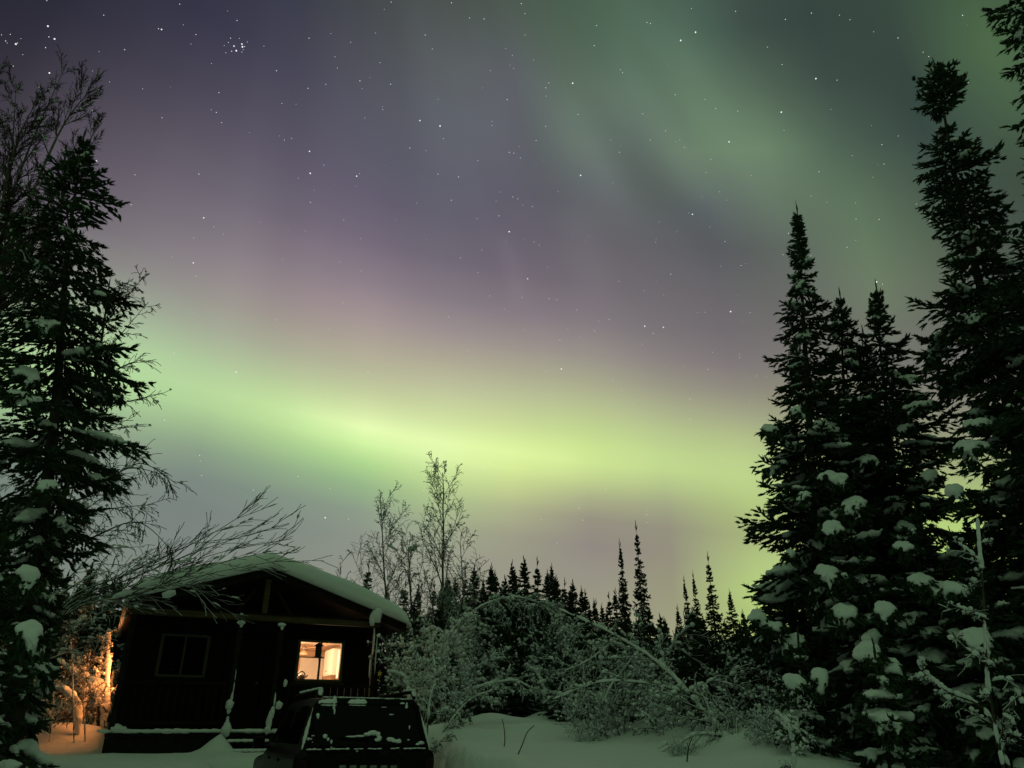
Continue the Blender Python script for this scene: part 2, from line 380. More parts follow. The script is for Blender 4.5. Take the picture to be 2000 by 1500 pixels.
FINGERS = finger_templates()
def finger_mesh(name, items, mat, rnd):
    """items: list of (p, d, length, width)"""
    A = np.array([(*p, *d, l, w) for p, d, l, w in items])
    ks = np.array([rnd.randrange(len(FINGERS)) for _ in items]); Vs, Fs, b = [], [], 0
    for k, (TV, TF) in enumerate(FINGERS):
        s = A[ks == k]
        if not len(s): continue
        V, F = inst(TV, TF, s[:, :3], frames(s[:, 3:6], s[:, 7], s[:, 6]))
        Vs.append(V); Fs.append(F + b); b += len(V)
    return raw_mesh(name, np.concatenate(Vs), np.concatenate(Fs), mat)
def lump_templates(seed=3, k=5, sub=2):
    out = []
    V, F = ico(sub)
    for q in range(k):
        W = []
        for v in V:
            f = 1 + 0.35 * noise.noise(v * 1.4 + Vector((q * 7.1, 3, seed))) + 0.18 * noise.noise(v * 3.3 + Vector((q * 3.7, 9, seed)))
            W.append(tuple(v * f))
        out.append((np.array(W), np.array(F)))
    return out
LUMPS = lump_templates(); LUMPS1 = lump_templates(4, 5, 1)
def lump_mesh(name, items, mat, rnd, T=None):
    """items: (p, d, half length, half width, half height): rounded snow lying along direction d"""
    T = T or LUMPS1; A = np.array([(*p, *d, l, w, h) for p, d, l, w, h in items])
    D = A[:, 3:6]; D = D / np.maximum(np.linalg.norm(D, axis=1), 1e-9)[:, None]
    X = np.cross(D, np.array([[0, 0, 1.]])); nx = np.linalg.norm(X, axis=1)[:, None]
    X = np.where(nx < 1e-4, np.array([[1., 0, 0]]), X / np.maximum(nx, 1e-4)); Z = np.cross(X, D)
    M = np.stack((D * A[:, 6:7], X * A[:, 7:8], Z * A[:, 8:9]), axis=2)
    ks = np.array([rnd.randrange(len(T)) for _ in items]); Vs, Fs, b = [], [], 0
    for k, (TV, TF) in enumerate(T):
        s = ks == k
        if not s.any(): continue
        V, F = inst(TV, TF, A[s, :3], M[s]); Vs.append(V); Fs.append(F + b); b += len(V)
    return raw_mesh(name, np.concatenate(Vs), np.concatenate(Fs), mat, True)

# ------------------------------------------------------------------ materials of the place
def snow_mat():
    m, nt, b = new_mat('snow', 0.75, (0.80, 0.83, 0.86), 0.15)
    N, L = nt.nodes, nt.links
    tc = N.new('ShaderNodeTexCoord')
    n = N.new('ShaderNodeTexNoise'); n.inputs['Scale'].default_value = 7.0; n.inputs['Detail'].default_value = 6.0
    L.new(tc.outputs['Object'], n.inputs['Vector'])
    n2 = N.new('ShaderNodeTexNoise'); n2.inputs['Scale'].default_value = 60.0; n2.inputs['Detail'].default_value = 2.0
    L.new(tc.outputs['Object'], n2.inputs['Vector'])
    ad = N.new('ShaderNodeMath'); ad.operation = 'MULTIPLY_ADD'; ad.inputs[1].default_value = 0.25
    L.new(n2.outputs['Fac'], ad.inputs[0]); L.new(n.outputs['Fac'], ad.inputs[2])
    bp = N.new('ShaderNodeBump'); bp.inputs['Strength'].default_value = 0.5; bp.inputs['Distance'].default_value = 0.05
    L.new(ad.outputs[0], bp.inputs['Height']); L.new(bp.outputs[0], b.inputs['Normal'])
    return m
SNOW = snow_mat()
NEEDLE = noisy('spruce_needles', (0.016, 0.034, 0.014), (0.036, 0.064, 0.027), 3.0, 0.75, 3.0, 0.2)
BARK = noisy('spruce_bark', (0.030, 0.024, 0.018), (0.075, 0.062, 0.048), 9.0, 0.9, 5.0, 0.2, 0.6, (1, 1, 0.3))
BIRCH = noisy('birch_bark', (0.06, 0.055, 0.045), (0.20, 0.19, 0.165), 6.0, 0.8, 5.0, 0.2, 0.3, (1, 1, 2.5))
TWIG = noisy('twig_bark', (0.035, 0.030, 0.022), (0.075, 0.065, 0.050), 8.0, 0.85, 3.0, 0.2)
def frosted():
    """twig bark carrying snow on the side that faces up"""
    m, nt, b = new_mat('snowy_twig', 0.85, (0.06, 0.05, 0.04), 0.2)
    N, L = nt.nodes, nt.links
    g = N.new('ShaderNodeNewGeometry'); s = N.new('ShaderNodeSeparateXYZ'); L.new(g.outputs['Normal'], s.inputs[0])
    tc = N.new('ShaderNodeTexCoord'); n = N.new('ShaderNodeTexNoise'); n.inputs['Scale'].default_value = 4.0; n.inputs['Detail'].default_value = 3.0
    L.new(tc.outputs['Object'], n.inputs['Vector'])
    a = N.new('ShaderNodeMath'); a.operation = 'ADD'; L.new(s.outputs[2], a.inputs[0]); L.new(n.outputs['Fac'], a.inputs[1])
    r = N.new('ShaderNodeMapRange'); r.inputs[1].default_value = 0.42; r.inputs[2].default_value = 0.85; r.clamp = True
    L.new(a.outputs[0], r.inputs[0])
    mx = N.new('ShaderNodeMix'); mx.data_type = 'RGBA'; L.new(r.outputs[0], mx.inputs[0])
    mx.inputs[6].default_value = (0.05, 0.043, 0.033, 1); mx.inputs[7].default_value = (0.72, 0.76, 0.78, 1)
    L.new(mx.outputs[2], b.inputs['Base Color'])
    return m
FROST = frosted()

# ------------------------------------------------------------------ ground: one sheet of snow out to the horizon
CAR_C = Vector((-1.74, 10.0, 0.0)); CAR_YAW = R(24)
CAR_F = Vector((-math.sin(CAR_YAW), math.cos(CAR_YAW), 0)); CAR_R = Vector((math.cos(CAR_YAW), math.sin(CAR_YAW), 0))
def sstep(a, b, x):
    t = min(max((x - a) / (b - a), 0.0), 1.0); return t * t * (3 - 2 * t)
MOUNDS = []      # (x, y, radius, height), filled from photo points below
for (u, v, Y, r, h) in ((960, 1400, 15.5, 1.0, .22), (1105, 1396, 17.0, 1.2, .34), (1190, 1420, 14.5, .8, .16), (1275, 1432, 12.5, .6, .40), (1335, 1440, 12.0, .7, .26),
                        (1475, 1460, 10.5, .65, .30), (1380, 1462, 11.0, .6, .18), (870, 1440, 13.5, .8, .15), (1040, 1420, 14.0, .8, .10), (1510, 1475, 9.5, .8, .25),
                        (165, 1448, 18.4, 1.3, .26), (85, 1450, 18.2, 1.5, .30), (430, 1440, 15.75, .22, .30), (405, 1452, 15.6, .3, .10)):
    p = at(u, v, Y); MOUNDS.append((p.x, p.y, r, h * (.6 if u > 1200 else 1)))
def ground_h(x, y):
    d = math.hypot(x, y)
    left = 1.04 + 0.05 * sstep(14, 18, y)
    right = 1.08 + 0.28 * sstep(8.8, 12.5, y) + 0.22 * sstep(12, 17, y) + 0.15 * sstep(17, 26, y)
    k = sstep(-3.5, -0.5, x + 0.1 * (y - 10)); h = left * (1 - k) + right * k
    h += 0.012 * max(d - 30, 0) * sstep(30, 80, d) * (1 - sstep(300, 900, d))
    h += 0.10 * noise.noise(Vector((x * .45, y * .45, 1.3))) * sstep(8.5, 11, d) + 0.045 * noise.noise(Vector((x * 1.5, y * 1.5, 4.1))) + 0.012 * noise.noise(Vector((x * 5, y * 5, 1.1)))
    for mx, my, r, mh in MOUNDS:
        q = ((x - mx) ** 2 + (y - my) ** 2) / (r * r)
        if q < 6: h += mh * math.exp(-1.6 * q)
    # ploughed drive under the car and the photographer
    rel = Vector((x, y, 0)) - CAR_C
    a, b = rel.dot(CAR_R), rel.dot(CAR_F)
    w = 1 - sstep(1.05, 1.6, abs(a) - 0.15 * noise.noise(Vector((0, b * .8, 2)))); w *= 1 - sstep(4.4, 5.2, b)
    w2 = 1 - sstep(3.5, 5.5, math.hypot(x - 0.5, y - 1.0))
    w = max(w, w2)
    return h * (1 - w) + (0.03 * noise.noise(Vector((x * 2, y * 2, 0)))) * w
def build_ground():
    def axis(lo, hi, step, far):
        c = list(np.arange(lo, hi + 1e-6, step)); s = step; x = lo; L = []
        while x > -far: s *= 1.35; x -= s; L.append(x)
        s = step; x = hi; Rr = []
        while x < far: s *= 1.35; x += s; Rr.append(x)
        return L[::-1] + c + Rr
    xs, ys = axis(-16, 10, 0.13, 5000), axis(5, 24, 0.13, 5000)
    V = [(x, y, ground_h(x, y)) for y in ys for x in xs]; n = len(xs)
    F = [(j * n + i, j * n + i + 1, (j + 1) * n + i + 1, (j + 1) * n + i) for j in range(len(ys) - 1) for i in range(n - 1)]
    me = bpy.data.meshes.new('ground'); me.from_pydata(V, [], F); me.materials.append(SNOW)
    me.polygons.foreach_set('use_smooth', [True] * len(F))
    o = link_mesh('ground', me); o['kind'] = 'structure'
build_ground()

# ------------------------------------------------------------------ cabin
CA = R(27); CO = Vector((-6.42, 15.66, 0.0))
EX = Vector((math.cos(CA), math.sin(CA), 0)); EY = Vector((-math.sin(CA), math.cos(CA), 0))
def cab(x, y, z): return CO + EX * x + EY * y + Vector((0, 0, z))   # cabin coordinates to world
def cab_px(u, v, off):
    """point seen at pixel u, v on the cabin plane y = off, in cabin coordinates"""
    d = ray(u, v); t = (CO + EY * off - EYE).dot(EY) / d.dot(EY); p = EYE + d * t - CO
    return p.dot(EX), off, p.z
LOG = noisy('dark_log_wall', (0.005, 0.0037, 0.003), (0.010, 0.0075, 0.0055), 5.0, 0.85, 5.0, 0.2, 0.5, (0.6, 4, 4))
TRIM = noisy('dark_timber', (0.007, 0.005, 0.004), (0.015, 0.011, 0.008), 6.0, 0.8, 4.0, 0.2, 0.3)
BEAM = noisy('weathered_beam', (0.05, 0.036, 0.018), (0.085, 0.062, 0.032), 5.0, 0.8, 5.0, 0.2, 0.4, (0.5, 5, 5))
FRAMEM, _, _ = new_mat('window_frame_vinyl', 0.5, (0.12, 0.105, 0.07), 0.3)
FRAMED, _, _ = new_mat('dark_window_frame', 0.5, (0.085, 0.08, 0.05), 0.3)
TANW = noisy('tan_kitchen_paint', (0.60, 0.40, 0.26), (0.66, 0.45, 0.30), 2.0, 0.7)
CREAM = noisy('cream_paint', (0.74, 0.66, 0.55), (0.80, 0.72, 0.60), 2.0, 0.7)
CEILM = noisy('ceiling_paint', (0.62, 0.44, 0.32), (0.68, 0.50, 0.37), 2.0, 0.8)
WHITE, _, _ = new_mat('white_cabinet', 0.45, (0.84, 0.80, 0.72), 0.4)
BLACKP, _, _ = new_mat('black_plastic', 0.4, (0.012, 0.010, 0.010), 0.4)
KNOB, _, _ = new_mat('bronze_knob', 0.4, (0.14, 0.10, 0.07), 0.5)
BLADE, _, _ = new_mat('tan_fan_blade', 0.5, (0.45, 0.28, 0.17), 0.4)
def glass_mat(name, tint=1.0, ior=1.45):
    m = bpy.data.materials.new(name); m.use_nodes = True; nt = m.node_tree; N, L = nt.nodes, nt.links; N.clear()
    o = N.new('ShaderNodeOutputMaterial'); mx = N.new('ShaderNodeMixShader'); t = N.new('ShaderNodeBsdfTransparent'); g = N.new('ShaderNodeBsdfGlossy')
    t.inputs[0].default_value = (tint, tint, tint, 1); g.inputs['Roughness'].default_value = 0.03
    f = N.new('ShaderNodeFresnel'); f.inputs[0].default_value = ior
    L.new(f.outputs[0], mx.inputs[0]); L.new(t.outputs[0], mx.inputs[1]); L.new(g.outputs[0], mx.inputs[2]); L.new(mx.outputs[0], o.inputs[0])
    return m
GLASS = glass_mat('window_glass', 0.95); DARKGLASS = glass_mat('dusky_glass', 0.4, 1.12)

cabin = empty('cabin', CO, CA)
tag(cabin, 'dark log cabin with a thick snow covered gable roof and one brightly lit window', 'cabin')
WX0, WX1, WY0, WY1, WZ0, WZ1 = -1.10, 4.40, 1.5, 8.2, 0.9, 3.50
RX, RZ, RS, RHALF, RLEFT = 1.33, 4.60, 0.318, 3.10, 2.58        # ridge position, height, slope, half width
def cbox(mb, x0, x1, y0, y1, z0, z1, mi=0): mb.box(((x0 + x1) / 2, (y0 + y1) / 2, (z0 + z1) / 2), (x1 - x0, y1 - y0, z1 - z0), None, mi)
WIN_L = (-0.475, 0.495, 2.475, 3.325); WIN_R = (2.43, 3.49, 2.455, 3.335); DOOR = (0.86, 1.72, 1.42, 3.40)
def build_cabin():
    # front wall, with openings, and the side and back walls; courses of logs are bevelled boxes
    w = MB()
    xs = [WX0, WIN_L[0], WIN_L[1], DOOR[0], DOOR[1], WIN_R[0], WIN_R[1], WX1]
    T = 0.16
    def col(x0, x1, z0, z1):
        if z1 - z0 < .02: return
        n = max(1, round((z1 - z0) / 0.2)); h = (z1 - z0) / n
        for i in range(n):
            a = z0 + i * h; pr = 0.012 * ((i % 2) + 0.5)
            cbox(w, x0, x1, WY0 - pr, WY0 + T, a + .006, a + h - .006)
        cbox(w, x0 + .001, x1 - .001, WY0 + .03, WY0 + T - .03, z0, z1)
    col(WX0, WIN_L[0], WZ0, WZ1); col(WIN_L[0], WIN_L[1], WZ0, WIN_L[2]); col(WIN_L[0], WIN_L[1], WIN_L[3], WZ1)
    col(WIN_L[1], DOOR[0], WZ0, WZ1); col(DOOR[0], DOOR[1], DOOR[3], WZ1); col(DOOR[0], DOOR[1], WZ0, DOOR[2])
    col(DOOR[1], WIN_R[0], WZ0, WZ1); col(WIN_R[0], WIN_R[1], WZ0, WIN_R[2]); col(WIN_R[0], WIN_R[1], WIN_R[3], WZ1)
    col(WIN_R[1], WX1, WZ0, WZ1)
    SW = (2.6, 4.3, 2.25, 3.15)      # side window on the left wall: y0 y1 z0 z1
    for (y0, y1, z0, z1) in ((WY0 + T, SW[0], WZ0, WZ1), (SW[1], WY1, WZ0, WZ1), (SW[0], SW[1], WZ0, SW[2]), (SW[0], SW[1], SW[3], WZ1)):
        cbox(w, WX0, WX0 + T, y0, y1, z0, z1)
    cbox(w, WX1 - T, WX1, WY0 + T, WY1, WZ0, WZ1); cbox(w, WX0 + T, WX1 - T, WY1 - T, WY1, WZ0, WZ1)
    cbox(w, 1.84, 1.94, WY0 + T, WY1 - T, WZ0, WZ1 - .02)         # partition beside the kitchen
    # gable triangle over the front wall
    gl, gr = RX - WX0, WX1 - RX
    for yy in (WY0 + .01, WY1 - .13):
        w.prism([(WX0, yy, WZ1), (WX1, yy, WZ1), (WX1, yy, RZ - RS * gr - .112), (RX, yy, RZ - .112), (WX0, yy, RZ - RS * gl - .112)], (0, .12, 0))
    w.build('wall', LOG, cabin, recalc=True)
    # roof slabs
    r = MB(); Y0, Y1 = -0.12, WY1 + 0.4
    for s in (-1, 1):
        H = RHALF if s > 0 else RLEFT; xe, ze = RX + s * H, RZ - RS * H
        r.prism([(RX, Y0, RZ), (xe, Y0, ze), (xe, Y0, ze - .11), (RX, Y0, RZ - .11)], (0, Y1 - Y0, 0))
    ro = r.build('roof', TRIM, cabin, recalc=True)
    # barge boards on the gable end
    for s in (-1, 1):
        b = MB(); H = (RHALF if s > 0 else RLEFT) + .02; xe, ze = RX + s * H, RZ - RS * H
        b.prism([(RX, Y0 - .035, RZ + .015), (xe, Y0 - .035, ze + .015), (xe, Y0 - .035, ze - .17), (RX, Y0 - .035, RZ - .17)], (0, .033, 0))
        b.build('barge_board', TRIM, ro, recalc=True)
    # snow on the roof: rounded blanket with curled eaves
    nu, nv = 64, 60; V = []; Fc = []
    def prof(u):     # u in -1..1 across the roof: thickness with rounded edges
        e = 1 - abs(u); return 0.40 * (1 - math.exp(-e * 22)) ** .6 + .02
    ya, yb = Y0 - 0.14, Y1 + .12
    for j in range(nv + 1):
        v = j / nv; v = v ** 1.5 if v < 1 else 1
        y = ya + (yb - ya) * v
        ed = min(v * (yb - ya), (1 - v) * (yb - ya)); edge = (1 - math.exp(-ed * 9)) ** .5
        for i in range(nu + 1):
            u = -1 + 2 * i / nu; x = RX + u * ((RHALF if u > 0 else RLEFT) + .10)
            base = RZ - RS * abs(x - RX) + .012
            base -= 0.02 * (1 - math.exp(-abs(x - RX) * 4)) * 0
            t = prof(u) * (0.30 + 0.70 * edge) * (1 + .20 * noise.noise(Vector((x * .8, y * .8, 7))) + .06 * noise.noise(Vector((x * 2.6, y * 2.6, 3))))
            ridge = 0.05 * math.exp(-((x - RX) / .35) ** 2)
            V.append((x, y + .05 * noise.noise(Vector((x * 1.1, 3, 2))) * (1 - edge), base + t - ridge * 1.2))
    top = len(V)
    for j in range(nv + 1):
        v = j / nv; v = v ** 1.5 if v < 1 else 1
        y = ya + (yb - ya) * v
        for i in range(nu + 1):
            u = -1 + 2 * i / nu; x = RX + u * ((RHALF if u > 0 else RLEFT) + .10)
            V.append((x, y, RZ - RS * abs(x - RX) + .012 - .05 * (abs(u) > .985)))
    n = nu + 1
    for j in range(nv):
        for i in range(nu):
            a = j * n + i; Fc.append((a, a + 1, a + n + 1, a + n)); Fc.append((top + a, top + a + n, top + a + n + 1, top + a + 1))
    for i in range(nu):
        Fc.append((i, top + i, top + i + 1, i + 1)); a = nv * n + i; Fc.append((a, a + 1, top + a + 1, top + a))
    for j in range(nv):
        a = j * n; Fc.append((a, a + n, top + a + n, top + a)); a = j * n + nu; Fc.append((a, top + a, top + a + n, a + n))
    me = bpy.data.meshes.new('snow'); me.from_pydata(V, [], Fc); me.materials.append(SNOW)
    me.polygons.foreach_set('use_smooth', [True] * len(Fc))
    link_mesh('snow', me, ro)
    # overhanging curl of snow at the front right eave corner
    it = []
    for (u, v, a, b, c) in ((735, 1203, .13, .10, .15), (738, 1196, .12, .1, .1), (727, 1210, .07, .07, .14)):
        p = cab_px(u, v, -.2); it.append((p, (0, 0, 1), c, a, b))
    link_mesh('snow', lump_mesh('snow', it, SNOW, random.Random(2), LUMPS), ro)
    # truss: beam, king post, braces
    b = MB(); cbox(b, -1.2, 3.86, -.07, .07, 3.52, 3.645); b.build('beam', BEAM, cabin, bevel=.015)
    b = MB(); cbox(b, -1.25, 3.9, -.085, .06, 3.652, 3.668); b.build('beam', TRIM, cabin)
    k = MB(); cbox(k, RX - .055, RX + .055, -.06, .05, 3.67, 4.38); k.build('king_post', BEAM, cabin)
    for s in (1, -1):
        d = MB(); d.prism([(RX + s * .20, -.03, 4.16), (RX + s * .27, -.03, 4.13), (RX + s * .60, -.03, 3.67), (RX + s * .50, -.03, 3.67)], (0, .06, 0)); d.build('brace', TRIM, cabin, recalc=True)
    # porch deck, skirt, posts, railing
    dk = MB(); cbox(dk, -1.2, 4.0, -.02, WY0 - .02, 1.33, 1.40)
    for i in range(9): cbox(dk, -1.2, 4.0, -.02 + i * .165, .125 + i * .165, 1.401, 1.412)
    dko = dk.build('deck', TRIM, cabin)
    sk = MB(); cbox(sk, -1.2, .90, .0, .05, .6, 1.328); cbox(sk, 1.75, 4.0, .0, .05, .6, 1.328); sk.build('skirting', TRIM, dko)
    it = []; rnd = random.Random(4)
    x = -1.2
    while x < 3.9:
        it.append(((x, 0.02, 1.428), (1, 0, 0), .16, .09, .035 + .012 * rnd.random())); x += .17
    for (xx, hh) in ((-1.05, .09), (-.95, .06)): it.append(((xx, 0.02, 1.43 + hh * .5), (1, 0, 0), .12, .09, hh))
    link_mesh('snow', lump_mesh('snow', it, SNOW, rnd, LUMPS), dko)
    for x in (0.90, 1.73, 3.79, -1.12):
        p = MB(); cbox(p, x - .05, x + .05, -.045, .055, 1.41, 3.52); po = p.build('post', TRIM, cabin, bevel=.008)
        it = []
        if x < 2 and x > 0:
            it.append(((x - .02, -.06, 3.46), (1, 0, 0), .085, .05, .045)); it.append(((x, -.06, 3.41), (0, 0, 1), .05, .035, .03))
        if x == 0.90:
            for z, r in ((1.46, .10), (1.52, .07), (1.60, .035), (1.66, .028)): it.append(((x, -.06, z), (0, 0, 1), r * 1.3, r, r))
            it += [((x - .01, -.07, 1.90), (0, 0, 1), .10, .085, .085), ((x, -.06, 1.80), (0, 0, 1), .07, .04, .04), ((x + .02, -.055, 2.03), (0, 0, 1), .12, .025, .025), ((x + .03, -.05, 2.2), (0, 0, 1), .13, .012, .012), ((x + .03, -.05, 2.45), (0, 0, 1), .1, .008, .008)]
        if x == 1.73:
            it += [((x + .12, -.06, 1.90), (0, 0, 1), .085, .08, .08), ((x - .03, -.06, 1.60), (0, 0, 1), .20, .055, .055), ((x - .04, -.06, 1.46), (0, 0, 1), .10, .06, .06), ((x + .01, -.06, 1.78), (0, 0, 1), .12, .05, .05), ((x + .03, -.055, 2.0), (0, 0, 1), .13, .018, .018), ((x + .20, -.05, 2.32), (0, 0, 1), .08, .045, .04)]
        if x == 3.79:
            it += [((x + .02, -.07, 3.0), (0, 0, 1), .4, .012, .012), ((x - .05, -.07, 3.2), (0, 0, 1), .3, .02, .02), ((x - .1, -.07, 2.7), (0, 0, 1), .25, .014, .014)]
        if it: link_mesh('snow', lump_mesh('snow', it, SNOW, rnd, LUMPS), po)
    for (a, b) in ((-1.06, .84), (1.79, 3.73)):
        rl = MB(); cbox(rl, a, b, -.025, .025, 2.26, 2.32); cbox(rl, a, b, -.02, .02, 1.55, 1.60)
        for i in range(13): x = a + .08 + i * (b - a - .16) / 12; cbox(rl, x - .015, x + .015, -.015, .015, 1.59, 2.27)
        rl.build('railing', LOG, cabin)
    # stairs
    for i in range(6):
        z = 1.41 - .165 * (i + 1); y1 = -.02 - .26 * i
        t = MB(); cbox(t, .96, 1.69 + .02 * i, y1 - .27, y1 - .005, z - .045, z); to = t.build('step', TRIM, cabin)
        if z > .7:
            it = [((.96 + .12 * k + .05, y1 - .20, z + .012), (1, 0, 0), .11, .10, .034) for k in range(6)]
            link_mesh('snow', lump_mesh('snow', it, SNOW, rnd, LUMPS), to)
    for x in (.93, 1.76):
        s = MB(); s.prism([(x, -.02, 1.32), (x, -1.6, .32), (x, -1.6, .1), (x, -.02, 1.1)], (.03, 0, 0)); s.build('stringer', TRIM, cabin, recalc=True)
    # windows
    def window(W, mat, lit):
        x0, x1, z0, z1 = W; g = MB(); t = .05; yf = WY0 - .03
        cbox(g, x0 - t * .3, x0 + t, yf, yf + .12, z0, z1); cbox(g, x1 - t, x1 + t * .3, yf, yf + .12, z0, z1)
        cbox(g, x0 + t, x1 - t, yf, yf + .12, z1 - t * .8, z1 + .01); cbox(g, x0 + t, x1 - t, yf, yf + .12, z0 - .01, z0 + t * .8)
        wo = g.build('window', mat, cabin)
        c = (x0 + x1) / 2
        mu = MB(); cbox(mu, c - .022, c + .022, yf + .02, yf + .07, z0 + t * .8, z1 - t * .8); mu.build('mullion', TRIM if lit else mat, wo)
        if lit:
            s = MB(); cbox(s, x0 - .09, x1 + .07, yf - .04, yf + .03, z0 - .12, z0 - .015); s.build('sill', BEAM, wo)
        for (a, b) in ((x0 + t, c - .022), (c + .022, x1 - t)):
            p = MB(); cbox(p, a, b, yf + .05, yf + .056, z0 + t * .8, z1 - t * .8); p.build('pane', GLASS if lit else DARKGLASS, wo)
    window(WIN_L, FRAMED, False); window(WIN_R, FRAMEM, True)
    # side window whose lamp-lit curtain throws light on the bushes beside the cabin
    sw = MB(); y0, y1, z0, z1 = SW
    for (a, b, c, d) in ((y0, y0 + .05, z0, z1), (y1 - .05, y1, z0, z1), (y0 + .05, y1 - .05, z0, z0 + .05), (y0 + .05, y1 - .05, z1 - .05, z1)):
        cbox(sw, WX0 + .02, WX0 + .12, a, b, c, d)
    so = sw.build('window', FRAMEM, cabin)
    pn = MB(); cbox(pn, WX0 + .085, WX0 + .09, y0 + .05, y1 - .05, z0 + .05, z1 - .05); pn.build('pane', emit('lamplit_curtain', (1.0, .31, .075), 13.0), so)
    bl = MB(); cbox(bl, WX0 + .12, WX0 + .128, y0, y1, z0, z1); bl.build('glow_blocker', BLACKP, so)  # unseen board, added to keep the pane's glow out of the room behind
    # door between the windows
    d = MB(); cbox(d, DOOR[0] + .03, DOOR[1] - .03, WY0 + .04, WY0 + .09, DOOR[2], DOOR[3] - .03)
    cbox(d, DOOR[0] + .13, DOOR[1] - .13, WY0 + .030, WY0 + .041, 1.55, 2.25); cbox(d, DOOR[0] + .13, DOOR[1] - .13, WY0 + .030, WY0 + .041, 2.4, 3.2)
    do = d.build('door', TRIM, cabin)
    h = MB(); h.lathe([(.0, 0), (.028, .01), (.03, .03), (.012, .05), (.012, .07)], (DOOR[1] - .11, WY0 + .0, 2.35), 10); h.build('handle', KNOB, do)
    # kitchen shell behind the lit window
    kx0, kx1, ky0, ky1, kz0, kz1 = 1.95, 4.05, WY0 + .155, 5.6, 1.42, 3.46
    k = MB(); cbox(k, kx0, kx1, ky1, ky1 + .05, kz0, kz1); cbox(k, kx1 - .0, kx1 + .008, ky0, ky1, kz0, kz1); cbox(k, kx0 - .008, kx0, ky0, ky1, kz0, kz1)
    k.build('kitchen_wall', TANW, cabin)
    c = MB(); cbox(c, kx0 - .008, kx1 + .008, ky0, ky1 + .05, kz1, kz1 + .05); c.build('kitchen_ceiling', CEILM, cabin)
    f = MB(); cbox(f, kx0 - .008, kx1 + .008, ky0, ky1 + .05, kz0 - .05, kz0); f.build('kitchen_floor', CREAM, cabin)
    # panelled white door in the back wall of the kitchen
    dx0, dx1 = 3.38, 4.04
    d = MB(); cbox(d, dx0, dx1, ky1 - .05, ky1 - .001, kz0, 3.27)
    for (a, b, z0_, z1_) in ((dx0 + .08, dx1 - .14, 2.2, 3.05),):
        for (p, q, r_, s_) in ((a, a + .03, z0_, z1_), (b - .03, b, z0_, z1_), (a + .03, b - .03, z0_, z0_ + .03), (a + .03, b - .03, z1_ - .03, z1_)):
            cbox(d, p, q, ky1 - .07, ky1 - .051, r_, s_)
    d.build('kitchen_door', WHITE, cabin)
    m = MB(); cbox(m, dx0 - .10, dx1, ky1 - .045, ky1 - .002, 3.272, 3.30); m.build('door_trim', BEAM, cabin)
    # wall cabinets, shelf and counter on the right wall
    cb = MB(); cbox(cb, 3.74, 4.04, 3.45, 4.25, 2.72, 3.36); cbox(cb, 3.725, 3.74, 3.47, 3.84, 2.75, 3.33); cbox(cb, 3.725, 3.74, 3.86, 4.23, 2.75, 3.33)
    co = cb.build('cabinet', WHITE, cabin, bevel=.004)
    for y in (3.80, 3.90):
        q = MB(); q.lathe([(.0, -.012), (.013, -.006), (.013, .006), (.0, .012)], (3.71, y, 2.83), 8); q.build('knob', KNOB, co)
    cb = MB(); cbox(cb, 3.80, 4.04, 2.45, 3.15, 2.62, 3.30); cb.build('cabinet', WHITE, cabin, bevel=.004)
    s = MB(); cbox(s, 3.76, 4.04, 2.3, 4.3, 2.40, 2.43); cbox(s, 3.78, 4.04, 3.2, 3.3, 2.43, 2.60); s.build('shelf', BEAM, cabin)
    ct = MB(); cbox(ct, 3.45, 4.04, 2.0, 5.5, 2.18, 2.225); cbox(ct, 3.5, 4.04, 2.0, 5.5, 1.43, 2.178); ct.build('counter', WHITE, cabin)
build_cabin()
# lamp in the kitchen
ld = bpy.data.lights.new('kitchen_lamp_light', 'POINT'); ld.energy = 185; ld.color = (1.0, 0.69, 0.41); ld.shadow_soft_size = 0.12
lo = bpy.data.objects.new('kitchen_lamp_light', ld); COL.objects.link(lo); lo.location = cab(2.45, 2.6, 3.05)

# ceiling fan hanging in the kitchen
def build_fan():
    t = empty('ceiling_fan', cab(3.05, 3.7, 3.5), CA); tag(t, 'tan ceiling fan hanging inside the lit kitchen window', 'fan')
    m = MB(); m.lathe([(.05, 0), (.06, -.02), (.02, -.03), (.02, -.1), (.07, -.11), (.075, -.17), (.03, -.19)], (0, 0, 0), 14); m.build('motor', KNOB, t)
    for i in range(4):
        b = MB(); a = i * math.pi / 2 + .5; q = Matrix.Rotation(a, 3, 'Z') @ Matrix.Rotation(.25, 3, 'X')
        b.box(Vector((math.cos(a) * .28, math.sin(a) * .28, -.14)), (.38, .12, .008), q); b.build('blade', BLADE, t, bevel=.003)
    s = MB(); s.lathe([(.035, -.19), (.11, -.27), (.12, -.30), (.06, -.31)], (0, 0, 0), 14); s.build('lamp_shade', BLADE, t)
build_fan()
# dark bird feeder hung in front of the lit window
def build_feeder():
    x, y, z = cab_px(622, 1272, .15)
    t = empty('bird_feeder', cab(x, .15, z), CA); tag(t, 'black bird feeder with a pitched roof hanging before the lit window', 'bird feeder')
    m = MB(); m.lathe([(.062, -.115), (.066, -.11), (.066, .10), (.06, .105)], (0, 0, 0), 10); m.build('seed_tube', BLACKP, t)
    r = MB(); r.lathe([(.105, .10), (.10, .115), (.035, .165), (.006, .175), (.006, .19)], (0, 0, 0), 12); r.build('roof', BLACKP, t)
    b = MB(); b.lathe([(.10, -.135), (.105, -.125), (.10, -.115), (.02, -.112)], (0, 0, 0), 12); b.build('tray', BLACKP, t)
    w = MB(); w.tube([(0, 0, .19), (0, -.05, .6), (0, -.12, 3.52 - z)], .004, 5); w.build('wire', BLACKP, t)
    s = MB(); s.tube([(.02, 0, -.13), (.03, 0, -.17), (.035, .0, -.22)], [.012, .014, .006], 6); s.build('perch', BLACKP, t)
build_feeder()
